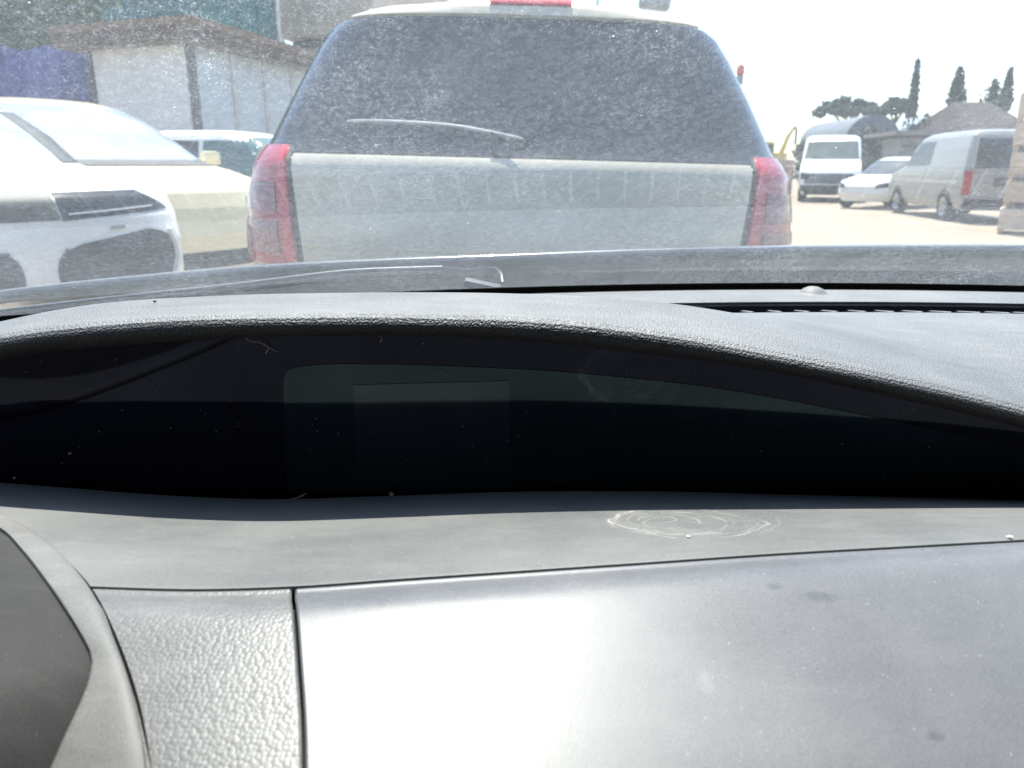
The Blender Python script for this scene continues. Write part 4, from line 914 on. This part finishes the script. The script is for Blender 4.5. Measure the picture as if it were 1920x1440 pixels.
# yellow excavator, partly hidden by the silver car
e_ = empty('excavator', G(1436, 44, 290), R(20)); tag(e_, 'small yellow excavator with raised dark arm between silver car and white van', 'excavator')
M_ey = plain('excavator_yellow', (0.62, 0.46, 0.10), 0.5)
MB().box((0, 0, 1.45), (1.5, 1.7, .85), None, .08).build('engine_cover', M_ey, e_); cb = MB().box((-.4, -.2, 2.0), (.8, 1.0, .9), None, .08).build('cab', M_ey, e_)
MB().box((-.4, -.72, 2.0), (.6, .05, .6), None, .01).build('cab_window', M_glass, cb)
for s in (-1, 1): MB().box((s * .6, 0, .38), (.4, 2.2, .7), None, .18).build('track', M_tyre, e_)
MB().box((0, 0, .85), (1.0, 1.2, .4), None, .05).build('undercarriage', M_blk, e_)
MB().tube([(.35, -.8, 1.8), (.4, -1.2, 2.7), (.55, -1.5, 3.2)], [.12, .10, .06], 8).build('arm', M_ey, e_); MB().tube([(.55, -1.5, 3.2), (.62, -1.55, 3.0), (.5, -1.7, 2.3)], .06, 8).build('dipper', M_blk, e_)
bs = empty('brick_stack', G(1455, 32, 300)); tag(bs, 'dusty pink stack of bricks in front of the yellow excavator', 'bricks')
M_br = plain('dusty_brick', (0.36, 0.26, 0.23), 0.9, 0, .2, 9); bme = None
for k in range(6):
    for i in range(3):
        for j in range(2):
            if bme is None: o = MB().box((0, 0, 0), (.42, .5, .23), None, .01).build('brick', M_br, bs); bme = o.data
            else: o = bpy.data.objects.new('brick', bme); COL.objects.link(o); o.parent = bs
            o.location = (i * .44 - .44, j * .52, .12 + k * .242); o.rotation_euler = (0, 0, rng.normal() * .02)
# warning beacon on a pole and a hanging lamp, beyond the silver car
bp = empty('beacon_pole', G(1387, 40, 150)); tag(bp, 'thin grey pole with orange top beside the silver car window', 'pole')
MB().tube([(0, 0, 0), (0, 0, 5.0)], .05, 8).build('pole', plain('pole_pale', (0.75, 0.75, 0.75), .5), bp); MB().lathe([(.001, 0), (.16, 0), (.17, .35), (.12, .45), (.001, .45)], 'Z', 12, (0, 0, 5.0)).build('housing', plain('beacon_housing', (0.25, .26, .28), .6), bp)
MB().lathe([(.001, 0), (.19, 0), (.19, .3), (.12, .42), (.001, .46)], 'Z', 12, (0, 0, 5.46)).build('beacon', plain('beacon_orange', (0.75, 0.16, 0.08), .35), bp)
lp = empty('yard_lamp', G(1120, 30, 20)); tag(lp, 'grey yard lamp hanging from an arm above the silver car roof', 'lamp')
zl = PY(1228, 19, 30).z; dxl = G(1228, 30, 20).x - lp.location.x
MB().tube([(0, 0, 0), (0, 0, zl + 1.6), (.3, 0, zl + 2.0), (dxl, 0, zl + 2.0), (dxl, 0, zl + 1.0)], .045, 8).build('mast', plain('mast_white', (0.85, .85, .85), .5), lp)
MB().box((dxl, 0, zl + .5), (1.1, .6, 1.0), Matrix.Rotation(R(6), 3, 'Y'), .15).build('lamp_head', plain('lamp_grey', (0.30, .32, .34), .5), lp)
# crates on the right edge
cr0 = G(1868, 14.7, 420); crate_i = 0
M_wood = NT('crate_wood'); fw = M_wood.ramp(M_wood.noise(3, 5, .6), .3, .7); M_wood.set(Base_Color=M_wood.mix(fw, (.56, .43, .32), (.68, .55, .43)), Roughness=.75); M_wood = M_wood.m
bmes = {}
def crate_piece(nm, s, mat, par, lc):
    k = (nm, s)
    if k not in bmes: o = MB().box((0, 0, 0), s, None, .006).build(nm, mat, par); bmes[k] = o.data
    else: o = bpy.data.objects.new(nm, bmes[k]); COL.objects.link(o); o.parent = par
    o.location = lc; return o
nm_pos = ['bottom', 'second', 'middle', 'fourth', 'top']
for lev in range(5):
    for col_ in range(2):
        q_ = Matrix.Rotation(R(-33), 3, 'Z') @ Vector((.62 + col_ * 1.28 + rng.normal() * .015, .5 + rng.normal() * .02, 0)); c = empty('wooden_crate', (cr0.x + q_.x, cr0.y + q_.y, lev * .505), R(-33) + rng.normal() * .01)
        tag(c, 'pale wooden crate, %s of the %s column at the right edge' % (nm_pos[lev], 'nearest' if col_ == 0 else 'outer'), 'crate', 'wooden crates stacked at the right edge')
        for s in (-1, 1):
            for b_ in range(3):
                crate_piece('side_board', (1.2, .022, .1235), M_wood, c, (0, s * .5, .145 + b_ * .124)); crate_piece('end_board', (.022, .976, .1235), M_wood, c, (s * .588, 0, .145 + b_ * .124))
            for s2 in (-1, 1): crate_piece('corner_post', (.07, .07, .40), M_wood, c, (s * .54, s2 * .453, .285))
        for s in (-1, 0, 1): crate_piece('foot', (.10, .70, .085), M_wood, c, (s * .54, 0, .043))
        crate_piece('floor_board', (1.13, .95, .02), M_wood, c, (0, 0, .1)); crate_piece('lid_board', (1.13, .95, .014), M_wood, c, (0, 0, .46))

# =================================================================== SMALL THINGS ON THE DASHBOARD
M_straw = plain('straw', (0.42, 0.33, 0.20), .8); M_lint = plain('lint', (0.45, 0.43, 0.41), .9)
p = shelf_pt(562, .985)
o = MB().tube([(-.007, -.001, .0006), (-.001, 0, .0016), (.005, .0005, .0050)], [.0003, .0006, .0004], 6).tube([(-.0065, 0, .0008), (-.003, .001, .0006), (.004, .001, .0022)], .0003, 5).build('twig', M_straw); o.location = p; tag(o, 'broken straw twig leaning at the foot of the instrument panel', 'twig')
o = MB().lathe([(.0001, .0016), (.0013, .0013), (.0018, .0002), (.0013, -.0012), (.0001, -.0016)], 'Y', 14).build('seed', plain('seed_tan', (.40, .29, .20), .8, 0, .3, 400)); o.location = shelf_pt(734, .985) + Vector((0, 0, .0018)); tag(o, 'round tan seed on the shelf edge under the screen', 'seed')
pts = [on_lens(441, 622, .002), on_lens(455, 630, .003), on_lens(470, 640, .0035), on_lens(488, 643, .004), on_lens(503, 652, .003), on_lens(498, 663, .002)]
o = MB().tube(resample(pts, 24), .00022, 5).tube(resample([on_lens(495, 646, .003), on_lens(512, 656, .002), on_lens(520, 660, .002)], 8), .00016, 5).build('lint_thread', M_lint); tag(o, 'pale forked thread of lint hanging at the instrument hood lip', 'lint')
o = MB().tube(resample([on_lens(714, 630, .002), on_lens(716, 636, .0025), on_lens(713, 642, .002)], 8), .0002, 5).build('lint_thread', M_lint); tag(o, 'tiny pale lint hair under the middle of the hood lip', 'lint')
def crumb(px, py, r, mat, label, name='crumb', pt=None):
    bm = bmesh.new(); bmesh.ops.create_icosphere(bm, subdivisions=2, radius=r)
    for v in bm.verts: v.co *= 1 + .5 * mnoise.noise(v.co * (900 * .002 / r) + Vector((px, py, 0))); v.co.z *= .7
    me = bpy.data.meshes.new(name); bm.to_mesh(me); bm.free(); o = link_mesh(name, me, mat); o.location = pt; tag(o, label, name.replace('_', ' ')); return o
crumb(131, 850, .0012, plain('crumb_brown', (.34, .22, .10), .8), 'brown crumb on the dark panel at far left', pt=on_lens(131, 850, .0012))
crumb(27, 896, .0011, M_lint, 'pale crumb near the left end of the shelf edge', pt=on_lens(27, 896, .0012))
M_flake = plain('white_flake', (.75, .74, .72), .8)
def on_grid(px, py, lo, hi, f):
    """nearest t on a dash surface for a photo point"""
    return min((f(px, t) for t in np.linspace(lo, hi, 200)), key=lambda q: abs(pix_y(q) - py))
crumb(1893, 1012, .0016, M_flake, 'white flake on the shelf rim at the right edge', 'paint_flake', on_grid(1893, 1010, 0, 1, shelf_pt) + Vector((0, 0, .001)))
crumb(1290, 1008, .0011, M_flake, 'white flake just below the ring shaped smear', 'paint_flake', on_grid(1290, 1008, 0, 1, shelf_pt) + Vector((0, 0, .0007)))
crumb(868, 565, .0012, M_dark, 'dark speck on the crest of the instrument hood', 'grit', PY(290, 566, .585) + Vector((0, 0, .0004)))
o = MB().tube([(-.002, .003, 0), (0, 0, .0008), (.0016, -.004, .0004)], .0005, 5).build('straw_piece', plain('straw_orange', (.50, .30, .10), .8)); o.location = PZ(164, 1108, zc(1108) + .003); tag(o, 'orange bit of straw in the gap of the round cover', 'straw')
# loose dust specks lying on shelf, lid and pad
V, F = [], []
def speck(p, r):
    n = len(V); a = rng.uniform(0, 6.28); c, s = math.cos(a) * r, math.sin(a) * r; h = r * .7
    V.extend([p + Vector((c, s, 0)), p + Vector((-s * .6, c * .6, 0)), p + Vector((-c, -s, 0)), p + Vector((s * .6, -c * .6, 0)), p + Vector((0, 0, h))])
    F.extend([(n, n + 1, n + 4), (n + 1, n + 2, n + 4), (n + 2, n + 3, n + 4), (n + 3, n, n + 4)])
for k in range(420): speck(shelf_pt(rng.uniform(150, 2000), rng.uniform(.03, .99)), rng.uniform(.00010, .00026) * (1 + 1.0 * (rng.uniform() < .08)))
gf = [p for r in g_lid for p in r]
for k in range(620):
    i, j = rng.integers(8, len(g_lid) - 8), rng.integers(1, 78); speck(g_lid[i][j].lerp(g_lid[i + 1][j + 1], rng.uniform()), rng.uniform(.0001, .00028))
for k in range(160):
    i, j = rng.integers(lipcut + 5, len(g_hood) - 8), rng.integers(16, 150); speck(g_hood[i][j], rng.uniform(.00012, .0003))
for k in range(120):
    q = on_lens(rng.uniform(20, 1880), rng.uniform(690, 925), .0008); speck(q, rng.uniform(.00010, .0002))
o = from_data('dust_specks', V, F, plain('dust_speck', (.62, .60, .57), .9), None, False); tag(o, 'loose pale dust specks scattered over the dashboard', 'dust', kind='stuff')
